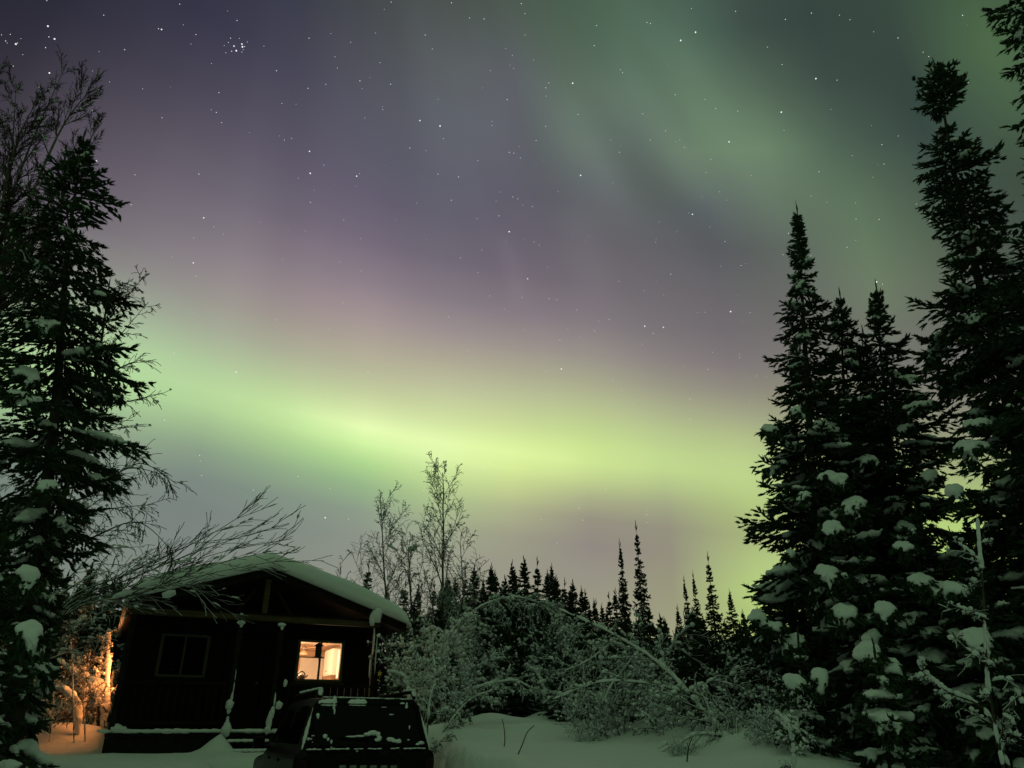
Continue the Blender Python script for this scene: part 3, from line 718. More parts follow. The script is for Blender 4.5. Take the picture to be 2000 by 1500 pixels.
def build_kettle():
    x, y, z = cab_px(588, 1322, 1.66)
    t = empty('kettle', cab(x, 1.72, 2.5), CA); tag(t, 'dark round kettle at the lower left of the lit window', 'kettle')
    sh = MB(); cbox(sh, -.12, .35, -.06, .12, -.04, -.003); 
    m = MB(); m.lathe([(.0, 0), (.085, .003), (.095, .03), (.085, .075), (.05, .10), (.015, .11), (.012, .125), (.0, .13)], (.02, .02, 0), 14); m.build('body', KNOB, t)
    h = MB(); h.tube([(.02 + .085 * math.cos(a), .02, .07 + .10 * math.sin(a)) for a in [math.pi * i / 8 for i in range(9)]], .013, 6); h.build('handle', BLACKP, t)
    s = MB(); s.tube([(.10, .02, .04), (.15, .02, .07), (.17, .02, .10)], [.022, .016, .012], 6); s.build('spout', KNOB, t)
build_kettle()
def build_star():
    x, y, z = cab_px(742, 1315, .02)
    t = empty('star_ornament', cab(x, .02, z), CA); tag(t, 'small yellow star ornament hanging by the right corner of the cabin', 'ornament')
    gm, _, _ = new_mat('yellow_paint', .5, (.62, .46, .06)); p = []
    for i in range(10):
        r = .062 if i % 2 == 0 else .027; a = math.pi / 2 + i * math.pi / 5; p.append((r * math.cos(a), 0, r * math.sin(a)))
    m = MB(); m.prism(p, (0, .012, 0)); m.build('star', gm, t, recalc=True)
    w = MB(); w.tube([(0, .006, .06), (0, .006, 3.6 - z)], .003, 5); w.build('string', BLACKP, t)
    q = MB(); q.box((-.01, .006, -.15), (.07, .012, .022), Matrix.Rotation(.5, 3, 'Y')); q.tube([(0, .006, -.03), (0, .006, -.14)], .002, 5); q.build('tag', gm, t)
build_star()

# ------------------------------------------------------------------ car seen from behind
PAINT, _, PB = new_mat('black_car_paint', 0.4, (0.002, 0.0022, 0.0025), 0.12)
RUB, _, _ = new_mat('black_rubber', 0.8, (0.004, 0.004, 0.004), 0.1)
CARGLASS, _, _ = new_mat('tinted_glass', 0.1, (0.001, 0.001, 0.001), 0.12)
RED, _, _ = new_mat('dull_red_lens', 0.3, (0.02, 0.002, 0.002), 0.15)
CHROME, _, _ = new_mat('dull_alloy', 0.35, (0.35, 0.36, 0.36), 0.5)
SILV = noisy('frosted_letters', (.12, .14, .12), (.20, .22, .20), 20.0, .5)
def build_car():
    t = empty('parked_car', CAR_C, CAR_YAW)
    tag(t, 'black boxy off-road car parked before the cabin, snow scraps on its rear window', 'car')
    # local axes: x right, y forward (away from us), z up; rear face at y = 0
    def loft(name, secs, mat, bev=.0, parent=t):
        """secs: list of (y, [(x, z) ...]) closed outlines"""
        m = MB(); n = len(secs[0][1]); V = []
        for y, o in secs: V += [(x, y if not callable(y) else y(x, z), z) for x, z in o]
        Fq = []
        for i in range(len(secs) - 1):
            for k in range(n): Fq.append((i * n + k, i * n + (k + 1) % n, (i + 1) * n + (k + 1) % n, (i + 1) * n + k))
        Fq.append(tuple(range(n))); Fq.append(tuple(range((len(secs) - 1) * n, len(secs) * n)))
        m.add(V, Fq); o = m.build(name, mat, parent, recalc=True, bevel=bev); return o
    def outline(w, z0, z1, rb=.06, rt=.10):
        p = []
        for cx, cz, a0, r in ((w - rb, z0 + rb, -90, rb), (w - rt, z1 - rt, 0, rt), (-w + rt, z1 - rt, 90, rt), (-w + rb, z0 + rb, 180, rb)):
            for k in range(5):
                a = R(a0 + 90 * k / 4); p.append((cx + r * math.cos(a), cz + r * math.sin(a)))
        return p
    # lower body: tailgate to nose with shoulders
    loft('body', [(.00, outline(.80, .52, 1.20)), (.05, outline(.86, .48, 1.25)), (2.6, outline(.87, .45, 1.25)), (3.0, outline(.86, .45, 1.16)), (4.15, outline(.82, .48, 1.08)), (4.28, outline(.74, .55, .98))], PAINT)
    # cabin / greenhouse
    def gh(wb, wt, z1, y): return (y, [(wb, 1.20), (wb * .99, 1.30), (wt + .02, z1 - .10), (wt - .05, z1 - .015), (wt - .2, z1), (-wt + .2, z1), (-wt + .05, z1 - .015), (-wt - .02, z1 - .10), (-wb * .99, 1.30), (-wb, 1.20)])
    def shear(x, z): return .04 + .16 * max(z - 1.2, 0) / .62
    s0 = gh(.79, .66, 1.83, .0)[1]
    loft('cabin_shell', [(shear, s0), (.8, gh(.80, .68, 1.85, 0)[1]), (2.0, gh(.80, .68, 1.84, 0)[1]), (2.85, gh(.79, .62, 1.34, 0)[1])], PAINT)
    # rear window on the sloping tailgate
    m = MB()
    def rw(x, z, off): return (x, .04 + .16 * (z - 1.2) / .62 - off, z)
    q = [(-.68, 1.30), (.68, 1.30), (.60, 1.72), (.56, 1.75), (-.56, 1.75), (-.60, 1.72)]
    m.add([rw(x, z, .012) for x, z in q] + [rw(x, z, -.02) for x, z in q], [(0, 1, 2, 3, 4, 5), (11, 10, 9, 8, 7, 6)] + [(i, i + 6, (i + 1) % 6 + 6, (i + 1) % 6) for i in range(6)])
    wo = m.build('rear_window', CARGLASS, t, recalc=True)
    g = MB(); qo = [(x * 1.045, 1.30 + (z - 1.30) * 1.05 - .012) for x, z in q]
    g.tube([rw(x, z, .016) for x, z in qo] + [rw(*qo[0], .016)], .010, 6); g.build('seal', RUB, wo)
    # wiper with its scraps of snow
    w = MB(); w.tube([rw(.02, 1.335, .045), rw(-.02, 1.37, .06), rw(-.34, 1.385, .05)], [.014, .011, .007], 6); w.tube([rw(-.36, 1.378, .035), rw(.12, 1.40, .035)], .008, 5); wp = w.build('wiper', RUB, t)
    rnd = random.Random(8)
    def px_on_rear(u, v):
        d = ray(u, v); n = -CAR_F; tt = (CAR_C + CAR_F * .1 - EYE).dot(n) / d.dot(n); p = EYE + d * tt - CAR_C
        return p.dot(CAR_R), p.z
    it = []
    for (u, v, a, b) in ((685, 1438.5, .07, .010), (700, 1437.5, .07, .012), (715, 1434, .05, .022), (727, 1431, .06, .028), (736, 1434, .035, .03), (738, 1442, .03, .035), (733, 1445, .03, .02)):
        x, z = px_on_rear(u, v); it.append((rw(x, z, .05), (1, 0, 0), a, .03, b))
    link_mesh('snow', lump_mesh('snow', it, SNOW, rnd, LUMPS), wp)
    # snow scraps on the window
    it = []
    for (u, v, a, b) in ((637, 1363, .08, .05), (646, 1366, .09, .06), (655, 1368, .05, .08), (641, 1371, .06, .05), (654, 1381, .018, .06), (655, 1390, .012, .05), (691, 1366, .07, .055), (702, 1366, .10, .06), (712, 1367, .06, .06), (689, 1372, .05, .03),
                         (789, 1374, .04, .022), (797, 1379, .025, .045), (622, 1397, .03, .03), (622, 1401, .015, .03), (766, 1395.5, .04, .009), (752, 1381, .045, .006), (800, 1421, .012, .03), (761, 1444, .06, .03), (770, 1447, .07, .022), (777, 1448, .045, .03), (820, 1451, .05, .028), (813, 1454, .03, .022), (796, 1445, .02, .012), (603, 1443.5, .04, .02), (634, 1438, .035, .03), (640, 1444, .02, .025), (646, 1449, .016, .03), (610, 1437, .03, .008), (609, 1449.5, .008, .008), (645, 1459, .018, .018), (695, 1467, .018, .018)):
        x, z = px_on_rear(u, v); it.append((rw(x, min(z, 1.77), .010), (1, 0, 0), a * .85, .016, b * .85))
    link_mesh('snow', lump_mesh('snow', it, SNOW, rnd, LUMPS), wo)
    # thin line of snow on the ledge under the window, and on the pillars
    it = []
    for i in range(26):
        x = -.70 + i * .056
        if rnd.random() < .72: it.append(((x, .012, 1.262 + rnd.uniform(-.003, .003)), (1, 0, 0), .035, .02, .006 + .004 * rnd.random()))
    for s in (-1, 1):
        for i in range(9):
            f = i / 8; r = .022 * math.sin(math.pi * min(f + .12, 1)) + .004
            if s > 0: r *= .8
            it.append(((s * (.775 - .09 * f), .035 + .13 * f, 1.30 + .38 * f), (-s * .2, .15, 1), .045, r, r * .8))
    link_mesh('snow', lump_mesh('snow', it, SNOW, rnd, LUMPS), t)
    # side windows, handles and rub strips
    for s in (-1, 1):
        for (y0, y1) in ((.35, 1.15), (1.22, 1.95), (2.02, 2.5)):
            m = MB(); zt = 1.74 if y1 < 2 else 1.60
            p = [(s * .802, y0, 1.31), (s * .802, y1, 1.31), (s * .70, y1 - .02, zt), (s * .70, y0 + .04, 1.74)]
            m.add(p + [(x - s * .03, y, z) for x, y, z in p], [(0, 1, 2, 3), (7, 6, 5, 4), (0, 4, 5, 1), (1, 5, 6, 2), (2, 6, 7, 3), (3, 7, 4, 0)])
            m.build('side_window', CARGLASS, t, recalc=True)
        for y in (1.25, 2.1):
            m = MB(); m.box((s * .875, y, 1.12), (.03, .16, .035)); m.build('door_handle', PAINT, t, bevel=.01)
        m = MB(); m.box((s * .88, 1.8, .78), (.03, 1.7, .07)); m.build('side_trim', RUB, t, bevel=.012)
        m = MB(); m.box((s * .985, 2.45, 1.30), (.16, .09, .15)); m.box((s * .87, 2.46, 1.25), (.12, .04, .04)); m.build('wing_mirror', PAINT, t, bevel=.02)
        # flares and wheels
        for yc in (.78, 3.45):
            m = MB(); n = 14
            for k in range(n):
                a0, a1 = math.pi * k / n, math.pi * (k + 1) / n
                P = []
                for a in (a0, a1):
                    for (r, x) in ((.46, .80), (.46, .94), (.41, .94), (.41, .80)): P.append((s * x, yc + r * math.cos(a) * 1.05, .42 + r * math.sin(a)))
                m.add(P, [(0, 1, 5, 4), (1, 2, 6, 5), (2, 3, 7, 6)])
            m.build('wheel_arch', RUB, t, recalc=True)
            wh = MB(); prof = [(.20, -.10), (.34, -.115), (.385, -.09), (.39, .0), (.385, .09), (.34, .115), (.20, .10)]
            W = MB(); W.lathe(prof, (0, 0, 0), 24)
            wh.add([Vector((s * .80 + v.z, yc + v.x, .39 + v.y)) for v in W.v], W.f, 0, True)
            who = wh.build('wheel', RUB, t, recalc=True)
            rm = MB(); W = MB(); W.lathe([(.02, -.06), (.2, -.05), (.205, .05), (.02, .075)], (0, 0, 0), 18)
            rm.add([Vector((s * (.80 + .05) + s * v.z, yc + v.x, .39 + v.y)) for v in W.v], W.f, 0, True); rm.build('rim', CHROME, who, recalc=True)
        # lamps
        m = MB(); m.box((s * .77, .005, 1.0), (.11, .06, .30)); m.build('tail_light', RED, t, bevel=.015)
        # roof rails on feet
        m = MB(); m.tube([(s * .60, .18, 1.835), (s * .60, .24, 1.90), (s * .60, .40, 1.915), (s * .60, 2.0, 1.905), (s * .60, 2.1, 1.84)], .022, 8)
        ra = m.build('roof_rail', RUB, t)
        it = [((s * .60, .24 + .09 * k, 1.935 + .004 * (k % 2)), (0, 1, 0), .08, .03, .016) for k in range(16 if s < 0 else 5)]
        it += [((s * .60, .20, 1.90), (0, .4, 1), .05, .03, .025)]
        link_mesh('snow', lump_mesh('snow', it, SNOW, rnd, LUMPS), ra)
    # thin film of snow along the rear edge of the roof
    it = [((-.52 + .065 * i, .23 + .02 * (i % 3), 1.838 - .0008 * i), (1, 0, 0), .06, .06, .007 + .004 * rnd.random()) for i in range(17)]
    link_mesh('snow', lump_mesh('snow', it, SNOW, rnd, LUMPS), t)
    m = MB(); m.box((0, -.06, .56), (1.6, .16, .18)); m.build('bumper', RUB, t, bevel=.03)
    # six raised blocks across the tailgate
    for k, u in enumerate((665, 685, 705, 724.5, 745, 764)):
        x, z = px_on_rear(u, 1501); m = MB(); m.box((x, -.008, z + .002), (.082, .016, .075)); m.build('tailgate_badge', SILV, t, bevel=.006)
    m = MB(); m.box((.0, -.012, .78), (.32, .012, .16)); m.build('number_plate', BLACKP, t)
    m = MB(); m.box((0, 4.29, .78), (1.1, .03, .2)); m.build('grille', RUB, t)
    for s in (-1, 1):
        m = MB(); m.box((s * .62, 4.27, .82), (.2, .04, .16)); m.build('headlight', CHROME, t, bevel=.03)
build_car()

# ------------------------------------------------------------------ plants
CLOUD = bpy.data.textures.new('snow_lumps', 'CLOUDS'); CLOUD.noise_scale = 0.11; CLOUD.noise_depth = 2
def ground_at(x, y): return ground_h(x, y)
def remesh(o, voxel, smooth=4):
    md = o.modifiers.new('fuse', 'REMESH'); md.mode = 'VOXEL'; md.voxel_size = voxel; md.use_smooth_shade = True
    if smooth:
        sm = o.modifiers.new('soften', 'SMOOTH'); sm.iterations = smooth; sm.factor = 0.5
    dp = o.modifiers.new('lumps', 'DISPLACE'); dp.texture = CLOUD; dp.strength = 0.08; dp.mid_level = 0.5; dp.texture_coords = 'LOCAL'
    return o
def lerp_table(tab, s):
    for (a, ra), (b, rb) in zip(tab, tab[1:]):
        if s <= b: return ra + (rb - ra) * (s - a) / max(b - a, 1e-6)
    return tab[-1][1]

def drape(items, p, w, h, rnd, out=Vector((0, -1, 0)), needles=None, flen=.15, fw=.026):
    """snow heaped on a drooping bough: ridges fan out and down from p and end in uneven rounded tips"""
    side = Vector((0, 0, 1)).cross(out).normalized(); up = Vector((0, 0, 1))
    n = max(4, int(round(w / .06)))
    tilt = rnd.uniform(-.35, .35)
    for i in range(n):
        f = ((i + .5) / n - .5) * 2 + rnd.uniform(-.15, .15)          # -1..1 across
        L = h * rnd.choice((rnd.uniform(.3, .6), rnd.uniform(.6, 1.1))) * (1 - .35 * abs(f))
        k = max(4, int(L / .045)); wob = rnd.uniform(-.1, .1)
        for j in range(k):
            t = j / (k - 1)
            x = w * .5 * f * (.25 + .75 * t ** .7) + tilt * L * t * .5 + wob * w * t * t
            q = p - out * .10 + side * x + up * (-L * t ** 1.25) + out * (.70 * w * t ** .8 * (1 - .3 * abs(f)))
            r = (w / n) * (.62 + .75 * math.sin(min(t * 1.25 + .1, 1) * 3.0)) * (1.15 - .55 * t) * rnd.uniform(.7, 1.3) + .012
            items.append((q, (side * f * .4 - up * (t + .1) + out * .5), r * 1.3, r, r * .50))
        if needles is not None:
            for j in range(int(7 + 12 * w)):
                t = rnd.uniform(.35, 1.12)
                x = w * .56 * f * (.25 + .75 * t ** .7) + tilt * L * t * .5 + rnd.uniform(-.05, .05)
                q = p - out * .10 + side * x + up * (-L * t ** 1.25 - rnd.uniform(-.02, .05)) + out * (.70 * w * t ** .8 * (1 - .3 * abs(f)))
                d = (side * (f * .8 + rnd.uniform(-.5, .5)) - up * rnd.uniform(.2, 1.0) + out * rnd.uniform(-.1, .7)).normalized()
                needles.append((q, d, flen * rnd.uniform(.5, .95), fw))

def spruce(name, top, base, prof, seed, label, group=None, whorl=.25, per=5, step=.092, flen=.165, fw=.025, snow=.45, droop=.35, voxel=.03, extra=(), azskip=None, dust=.25, lo=0.03, mats=None, jit=.1):
    rnd = random.Random(seed); top, base = Vector(top), Vector(base); H = (top - base).length; ax = (top - base).normalized()
    bow = Vector((rnd.uniform(-.06, .06), rnd.uniform(-.06, .06), 0))
    def trunk(s): return top.lerp(base, s) + bow * math.sin(s * 9 + seed) * .5        # s: 0 top .. 1 base
    t = empty(name, base); tag(t, label, 'tree', group)
    def loc(v): return Vector(v) - base
    m = MB(); n = 14
    m.tube([loc(trunk(i / n)) for i in range(n + 1)], [.008 + .012 * H * (i / n) ** 1.05 for i in range(n + 1)], 8)
    m.build('trunk', BARK, t)
    items, lumps, pads, bt = [], [], [], MB()
    # leader shoots
    for k in range(5):
        a = rnd.uniform(0, 6.28); d = Vector((math.cos(a) * .35, math.sin(a) * .35, 1)).normalized() if k else Vector((0.05, 0, 1))
        items.append((loc(top) - Vector((0, 0, .22 if k else .05)), d, flen * (1.5 if k else 1.9), fw * .8))
    z = .03; 
    while z < H * .985:
        s = z / H; r = lerp_table(prof, s)
        if r < .07: z += .05; continue
        fl = flen * min(1, max(.42, .35 + r / (3.2 * flen)))
        kk = per if r > .3 else max(3, per - 1)
        a0 = rnd.uniform(0, 6.28)
        for b in range(kk):
            az = a0 + 6.283 * b / kk + rnd.uniform(-.35, .35)
            if azskip and azskip(az, s): continue
            L = r * rnd.choice((rnd.uniform(.5, .9), rnd.uniform(.75, 1.15), rnd.uniform(.9, 1.3)))
            up = (.75 if s < .05 else .35 if s < .15 else .10 - droop * min(s * 1.3, 1)) + rnd.uniform(-.15, .12)
            o = trunk(s + rnd.uniform(-jit, jit) * whorl / H); out = Vector((math.cos(az), math.sin(az), 0)); side = Vector((-out.y, out.x, 0))
            bend = -droop * .55 * min(L, 1.2) * rnd.uniform(.5, 1.3); lift = .30 * min(L, 1.0) * rnd.uniform(.5, 1.2); sw = rnd.uniform(-.12, .12)
            def bp(q): return o + out * (L * q) + side * (sw * L * q * q) + Vector((0, 0, L * up * q + bend * q * q + lift * q ** 4))
            bt.tube([loc(bp(q)) for q in (0, .35, .7, 1)], [.006 + .012 * L, .005 + .007 * L, .005, .003], 3, cap=False)
            ns = max(2, int(L / step))
            for i in range(ns + 1):
                q = .10 + .90 * i / ns; p = bp(q); tan = (bp(min(q + .03, 1.03)) - bp(q - .03)).normalized()
                items.append((loc(p), (tan + Vector((rnd.uniform(-.2, .2), rnd.uniform(-.2, .2), rnd.uniform(-.1, .15)))).normalized(), fl * rnd.uniform(.7, 1.1), fw))
                ll = min(.42 * L * max(1 - q, 0) ** .6 + fl * .9, .42) * rnd.uniform(.7, 1.15)
                for sd in (-1, 1):
                    d = (tan * .75 + side * sd * rnd.uniform(.5, .95) + Vector((0, 0, rnd.uniform(-.38, .12)))).normalized()
                    if ll < fl * 1.5:
                        items.append((loc(p), d, ll, fw)); continue
                    nn = max(2, int(ll / (step * 1.15)))
                    for j in range(nn):
                        g = (j + .6) / nn; pp = p + d * (ll * g) + Vector((0, 0, -.10 * ll * g * g))
                        items.append((loc(pp), (d + Vector((rnd.uniform(-.25, .25), rnd.uniform(-.25, .25), rnd.uniform(-.25, .1)))).normalized(), fl * rnd.uniform(.6, 1), fw))
                        if rnd.random() < .6:
                            e = (d * .6 + tan * rnd.uniform(-.2, .9) + Vector((0, 0, rnd.uniform(-.5, .2)))).normalized()
                            items.append((loc(pp), e, fl * rnd.uniform(.6, .95), fw * .9))
            # snow lying on the bough
            if r > .10 and rnd.random() < snow * sstep(.0, .12, s) * (.55 if s < .28 else 1.35 if s < .4 else 1.9):
                q0 = rnd.uniform(.35, .7); w = rnd.uniform(.12, .30 + .08 * min(s * 2, 1)) * min(1, .5 + L * .5)
                if rnd.random() < .38:
                    drape(lumps, loc(bp(q0 + .2)) + Vector((0, 0, .04)), w * 1.35, w * rnd.uniform(.9, 1.7), rnd, out, items, flen, fw)
                else:
                    for j in range(7):
                        q = q0 - .2 + (1.22 - q0) * j / 6; rr = w * (.26 + .2 * math.sin(j * .6 + .3)) * rnd.uniform(.7, 1.2)
                        lumps.append((loc(bp(q)) + Vector((0, 0, .03 + rr * .25)) + side * rnd.uniform(-.03, .03), bp(q + .05) - bp(q), rr * 1.5, rr * 1.1, rr * .62))
            if dust:
                for j in range(int(L * 7 + 1)):
                    if rnd.random() < dust:
                        q = rnd.uniform(.2, 1); ww = rnd.uniform(.018, .045)
                        pads.append((loc(bp(q)) + side * rnd.uniform(-.25, .25) * L * (1 - q) + Vector((0, 0, .02)), (bp(q) - bp(q - .1)), ww * 1.9, ww * 1.1, ww * .55))
        z += whorl * rnd.uniform(.75, 1.25) * (.55 if s < .12 else 1)
    for (u, v, Y, w, h) in extra:
        p = at(u, v, Y); drape(lumps, loc(p), w, h, rnd, Vector((-p.x, -p.y, 0)).normalized(), items, flen, fw)
    c = link_mesh('crown', finger_mesh('crown', items, (mats or NEEDLE), rnd), t)
    bt.build('branches', BARK, c)
    if lumps:
        o = link_mesh('snow', lump_mesh('snow', lumps, SNOW, rnd), t); o['kind'] = 'stuff'; remesh(o, voxel)
    if pads:
        o = link_mesh('snow', lump_mesh('snow', pads, SNOW, rnd), t); o['kind'] = 'stuff'
    return t

def tree_at(name, tu, tv, bu, Y, prof, *a, **k):
    """spruce whose tip shows at tu, tv and whose foot stands below column bu, at distance Y; prof = (row, half width in photo pixels)"""
    top = at(tu, tv, Y); b = at(bu, 1420, Y); b.z = ground_at(b.x, Y) - .1; H = (top - b).length; P = []
    for v, w in prof:
        z = at(tu, v, Y).z; s = min(max((top.z - z) / (top.z - b.z), 0), 1)
        P.append((s, w * (Y * CP + (z - EYE.z) * SP) / FPX))
    if P[0][0] > .001: P.insert(0, (0, .04))
    P.append((1.0001, P[-1][1]))
    return spruce(name, top, b, P, *a, **k)

# ---- the tall spruces on the right
tree_at('spruce_tree', 1557, 415, 1612, 11.5, [(430, 8), (480, 13), (550, 19), (585, 22), (600, 42), (625, 52), (660, 40), (690, 56), (740, 48), (790, 62), (830, 84), (880, 92), (910, 112), (960, 104), (1000, 128), (1060, 118), (1110, 138), (1180, 110), (1300, 100), (1420, 90)], 11,
        'tall narrow spruce with a clean spire, leftmost of the snowy spruces on the right', snow=.34, whorl=.22,
        extra=((1555, 795, 10.8, .22, .28), (1500, 830, 10.9, .26, .26), (1545, 1240, 10.4, .34, .65), (1480, 1195, 10.6, .22, .28), (1612, 925, 10.3, .34, .26), (1570, 960, 10.4, .22, .22), (1545, 1075, 10.4, .16, .18), (1515, 1215, 10.4, .2, .25)))
tree_at('spruce_tree', 1641, 580, 1672, 12.3, [(600, 9), (628, 22), (640, 26), (700, 30), (760, 34), (800, 46), (900, 80), (1000, 95), (1200, 110), (1420, 110)], 12,
        'spruce with a flat snow cap under its thin tip, second in the right hand group', snow=.5,
        extra=((1636, 632, 12.2, .36, .14), (1665, 785, 11.7, .6, .14), (1625, 690, 12.0, .16, .22), (1640, 850, 11.4, .3, .22)))
tree_at('spruce_tree', 1712, 565, 1775, 12.0, [(590, 10), (640, 20), (660, 40), (700, 48), (740, 54), (790, 82), (830, 100), (900, 116), (1000, 125), (1200, 135), (1420, 120)], 13,
        'forked spruce with two thin tips between its taller neighbours on the right', snow=.42,
        extra=((1770, 735, 11.4, .32, .18), (1790, 790, 11.2, .5, .24), (1765, 830, 11.2, .26, .26), (1720, 760, 11.6, .18, .22), (1690, 890, 11.0, .32, .3), (1810, 920, 10.7, .26, .3)))
tree_at('spruce_tree', 1686, 655, 1735, 12.2, [(675, 6), (720, 14), (760, 22), (820, 36), (900, 50), (1420, 60)], 14,
        'small slim spruce tip showing low beside the forked spruce', snow=.3)
tree_at('spruce_tree', 1826, 132, 2090, 9.6, [(150, 12), (165, 30), (195, 38), (215, 30), (222, 4), (252, 4), (258, 26), (290, 36), (325, 66), (350, 58), (375, 40), (400, 62), (440, 50), (500, 56), (570, 60), (605, 120), (630, 110), (690, 130), (760, 120), (790, 80), (860, 70), (930, 110), (1100, 150), (1420, 160)], 15,
        'very tall dark spruce with a ball shaped tuft at its top', snow=.30, whorl=.26, per=6,
        extra=((1840, 262, 9.7, .16, .18), (1815, 330, 9.5, .20, .16), (1915, 300, 9.5, .18, .14), (1890, 862, 8.6, .46, .50), (1858, 945, 8.5, .22, .34), (1905, 820, 8.7, .3, .2)))
tree_at('spruce_tree', 2005, -330, 2240, 8.2, [(-200, 40), (-50, 75), (20, 95), (60, 80), (110, 90), (140, 60), (200, 80), (260, 70), (330, 115), (420, 85), (500, 160), (620, 200), (800, 230), (1420, 200)], 16,
        'dark spruce cut off by the right edge of the picture', snow=.25, whorl=.34)
# lower boughs and young spruces in front of that group
YP = lambda v, w: [(v + 30, 20), (v + 90, w * .6), (v + 180, w * .9), (1420, w)]
tree_at('young_spruce', 1655, 960, 1680, 10.2, YP(960, 85), 21,
        'young spruce smothered in heavy hanging snow at the foot of the right group', snow=.95,
        extra=((1665, 970, 9.8, .34, .40), (1640, 925, 9.9, .24, .24), (1625, 1020, 9.7, .26, .42), (1610, 1105, 9.6, .30, .42), (1650, 1185, 9.4, .30, .32), (1640, 1120, 9.6, .18, .2), (1700, 1235, 9.2, .24, .24), (1550, 1320, 9.3, .28, .36)))
tree_at('young_spruce', 1790, 1010, 1830, 9.6, YP(1010, 90), 22,
        'snow laden young spruce, right of its neighbour under the forked spruce', snow=.95,
        extra=((1790, 1125, 9.0, .24, .26), (1725, 1180, 9.0, .26, .3), (1830, 1140, 8.9, .26, .22), (1690, 1260, 8.9, .25, .28), (1760, 1060, 9.2, .22, .22), (1735, 1290, 8.8, .25, .25)))
tree_at('young_spruce', 1890, 1090, 1950, 8.8, YP(1090, 100), 23,
        'dark young spruce low in the right corner behind a snowy birch stem', snow=.8, extra=((1860, 1140, 8.4, .28, .26), (1905, 1230, 8.2, .28, .4)))
tree_at('young_spruce', 1560, 1260, 1580, 9.8, YP(1260, 70), 24,
        'low spruce nearest the open snow on the right', snow=.85, extra=((1600, 1310, 9.3, .22, .26), (1545, 1400, 9.1, .2, .3)))
tree_at('young_spruce', 1710, 1290, 1725, 8.6, YP(1290, 90), 25,
        'drooping little spruce at the bottom right among snowy stems', snow=.9, dust=.35)

# ---- the big spruce on the left
tree_at('spruce_tree', 162, 270, 48, 9.5, [(300, 14), (340, 34), (380, 58), (420, 66), (470, 100), (500, 84), (560, 122), (610, 118), (650, 150), (700, 132), (760, 152), (800, 138), (850, 144), (900, 112), (930, 100), (1000, 116), (1060, 70), (1150, 60), (1420, 60)], 31,
        'big dark spruce with ragged layered boughs at the left edge', snow=.30, whorl=.32, per=5, droop=.46,
        extra=((60, 720, 8.8, .36, .40), (45, 770, 8.7, .44, .22), (230, 772, 9.2, .14, .12), (95, 940, 8.7, .24, .18), (130, 445, 9.2, .22, .18), (165, 400, 9.2, .18, .14), (60, 1110, 8.5, .24, .36), (60, 1220, 8.3, .3, .24), (75, 1250, 8.3, .2, .3), (190, 570, 9.2, .24, .12)))
tree_at('young_spruce', 5, 1010, -30, 8.6, YP(1010, 75), 32,
        'dark young spruce at the bottom left, under the big spruce', snow=.3)
tree_at('young_spruce', 45, 1230, 35, 11.0, YP(1230, 40), 33,
        'half buried spruce before the orange glow left of the cabin', snow=.3)

# ------------------------------------------------------------------ leafless trees and shrubs
def grow(out, p, d, L, r, lvl, P, rnd):
    """one stem and its children. out collects (points, radii, level)"""
    n = P['seg'][lvl]; pts = [p.copy()]; q = p.copy(); d = d.normalized(); g = P['grav'][lvl]; w = P['wob'][lvl]
    dirs = [d.copy()]
    for i in range(n):
        t = (i + 1) / n
        d = (d + Vector((rnd.gauss(0, w), rnd.gauss(0, w), rnd.gauss(0, w))) + Vector((0, 0, g * (t if P.get('tipg') else 1)))).normalized()
        q = q + d * (L / n); pts.append(q.copy()); dirs.append(d.copy())
    rad = [max(r * (1 - .80 * i / n), P['rmin']) for i in range(n + 1)]
    out.append((pts, rad, lvl))
    if lvl + 1 >= len(P['seg']): return
    k = P['kids'][lvl]; k = int(k * rnd.uniform(.8, 1.2) + .5)
    for c in range(k):
        t = P['from'][lvl] + (1 - P['from'][lvl]) * ((c + rnd.random()) / k); t = min(t, .98)
        i = min(int(t * n), n - 1); f = t * n - i
        b = pts[i].lerp(pts[i + 1], f); a = dirs[i + 1]; pr = a.orthogonal().normalized()
        pr = Matrix.Rotation(rnd.uniform(0, 6.283), 3, a) @ pr
        an = P['ang'][lvl] * rnd.uniform(.75, 1.3)
        dd = a * math.cos(an) + pr * math.sin(an)
        dd = (dd + Vector((0, 0, P['lift'][lvl]))).normalized()
        ll = L * P['len'][lvl] * rnd.uniform(.55, 1.25) * (1 - P['taper'][lvl] * t)
        grow(out, b, dd, ll, max(rad[i] * P['rr'][lvl], P['rmin']), lvl + 1, P, rnd)
SIDES = (7, 5, 3, 3, 3)
def tubes(stems, lo, hi):
    m = MB()
    for pts, rad, lv in stems:
        if lo <= lv <= hi: m.tube(pts, rad, SIDES[lv], cap=lv == 0)
    return m
BIRCH_UP = dict(seg=(12, 7, 5, 4), grav=(0.0, .05, -.02, -.12), wob=(.035, .07, .12, .15), kids=(26, 9, 5), ang=(.75, .65, .7), lift=(.35, .15, -.1), len=(.30, .42, .5), taper=(.72, .3, .3), rr=(.5, .55, .6), rmin=.0075)
BIRCH_UP['from'] = (.22, .15, .2)
def snow_on_stems(stems, rnd, prob, lo=0, hi=9, fat=1.0, flat=.75):
    it = []
    for pts, rad, lv in stems:
        if not (lo <= lv <= hi): continue
        for i in range(len(pts) - 1):
            d = pts[i + 1] - pts[i]; L = d.length
            if L < 1e-4: continue
            steep = abs(d.z) / L
            if rnd.random() < prob * (1.1 - steep):
                w = (.018 + rad[i] * .8) * rnd.uniform(.7, 1.7) * fat
                it.append((pts[i].lerp(pts[i + 1], rnd.random()) + Vector((0, 0, w * .5 + rad[i])), d, L * rnd.uniform(.35, .75), w, w * flat * rnd.uniform(.7, 1.3)))
    return it
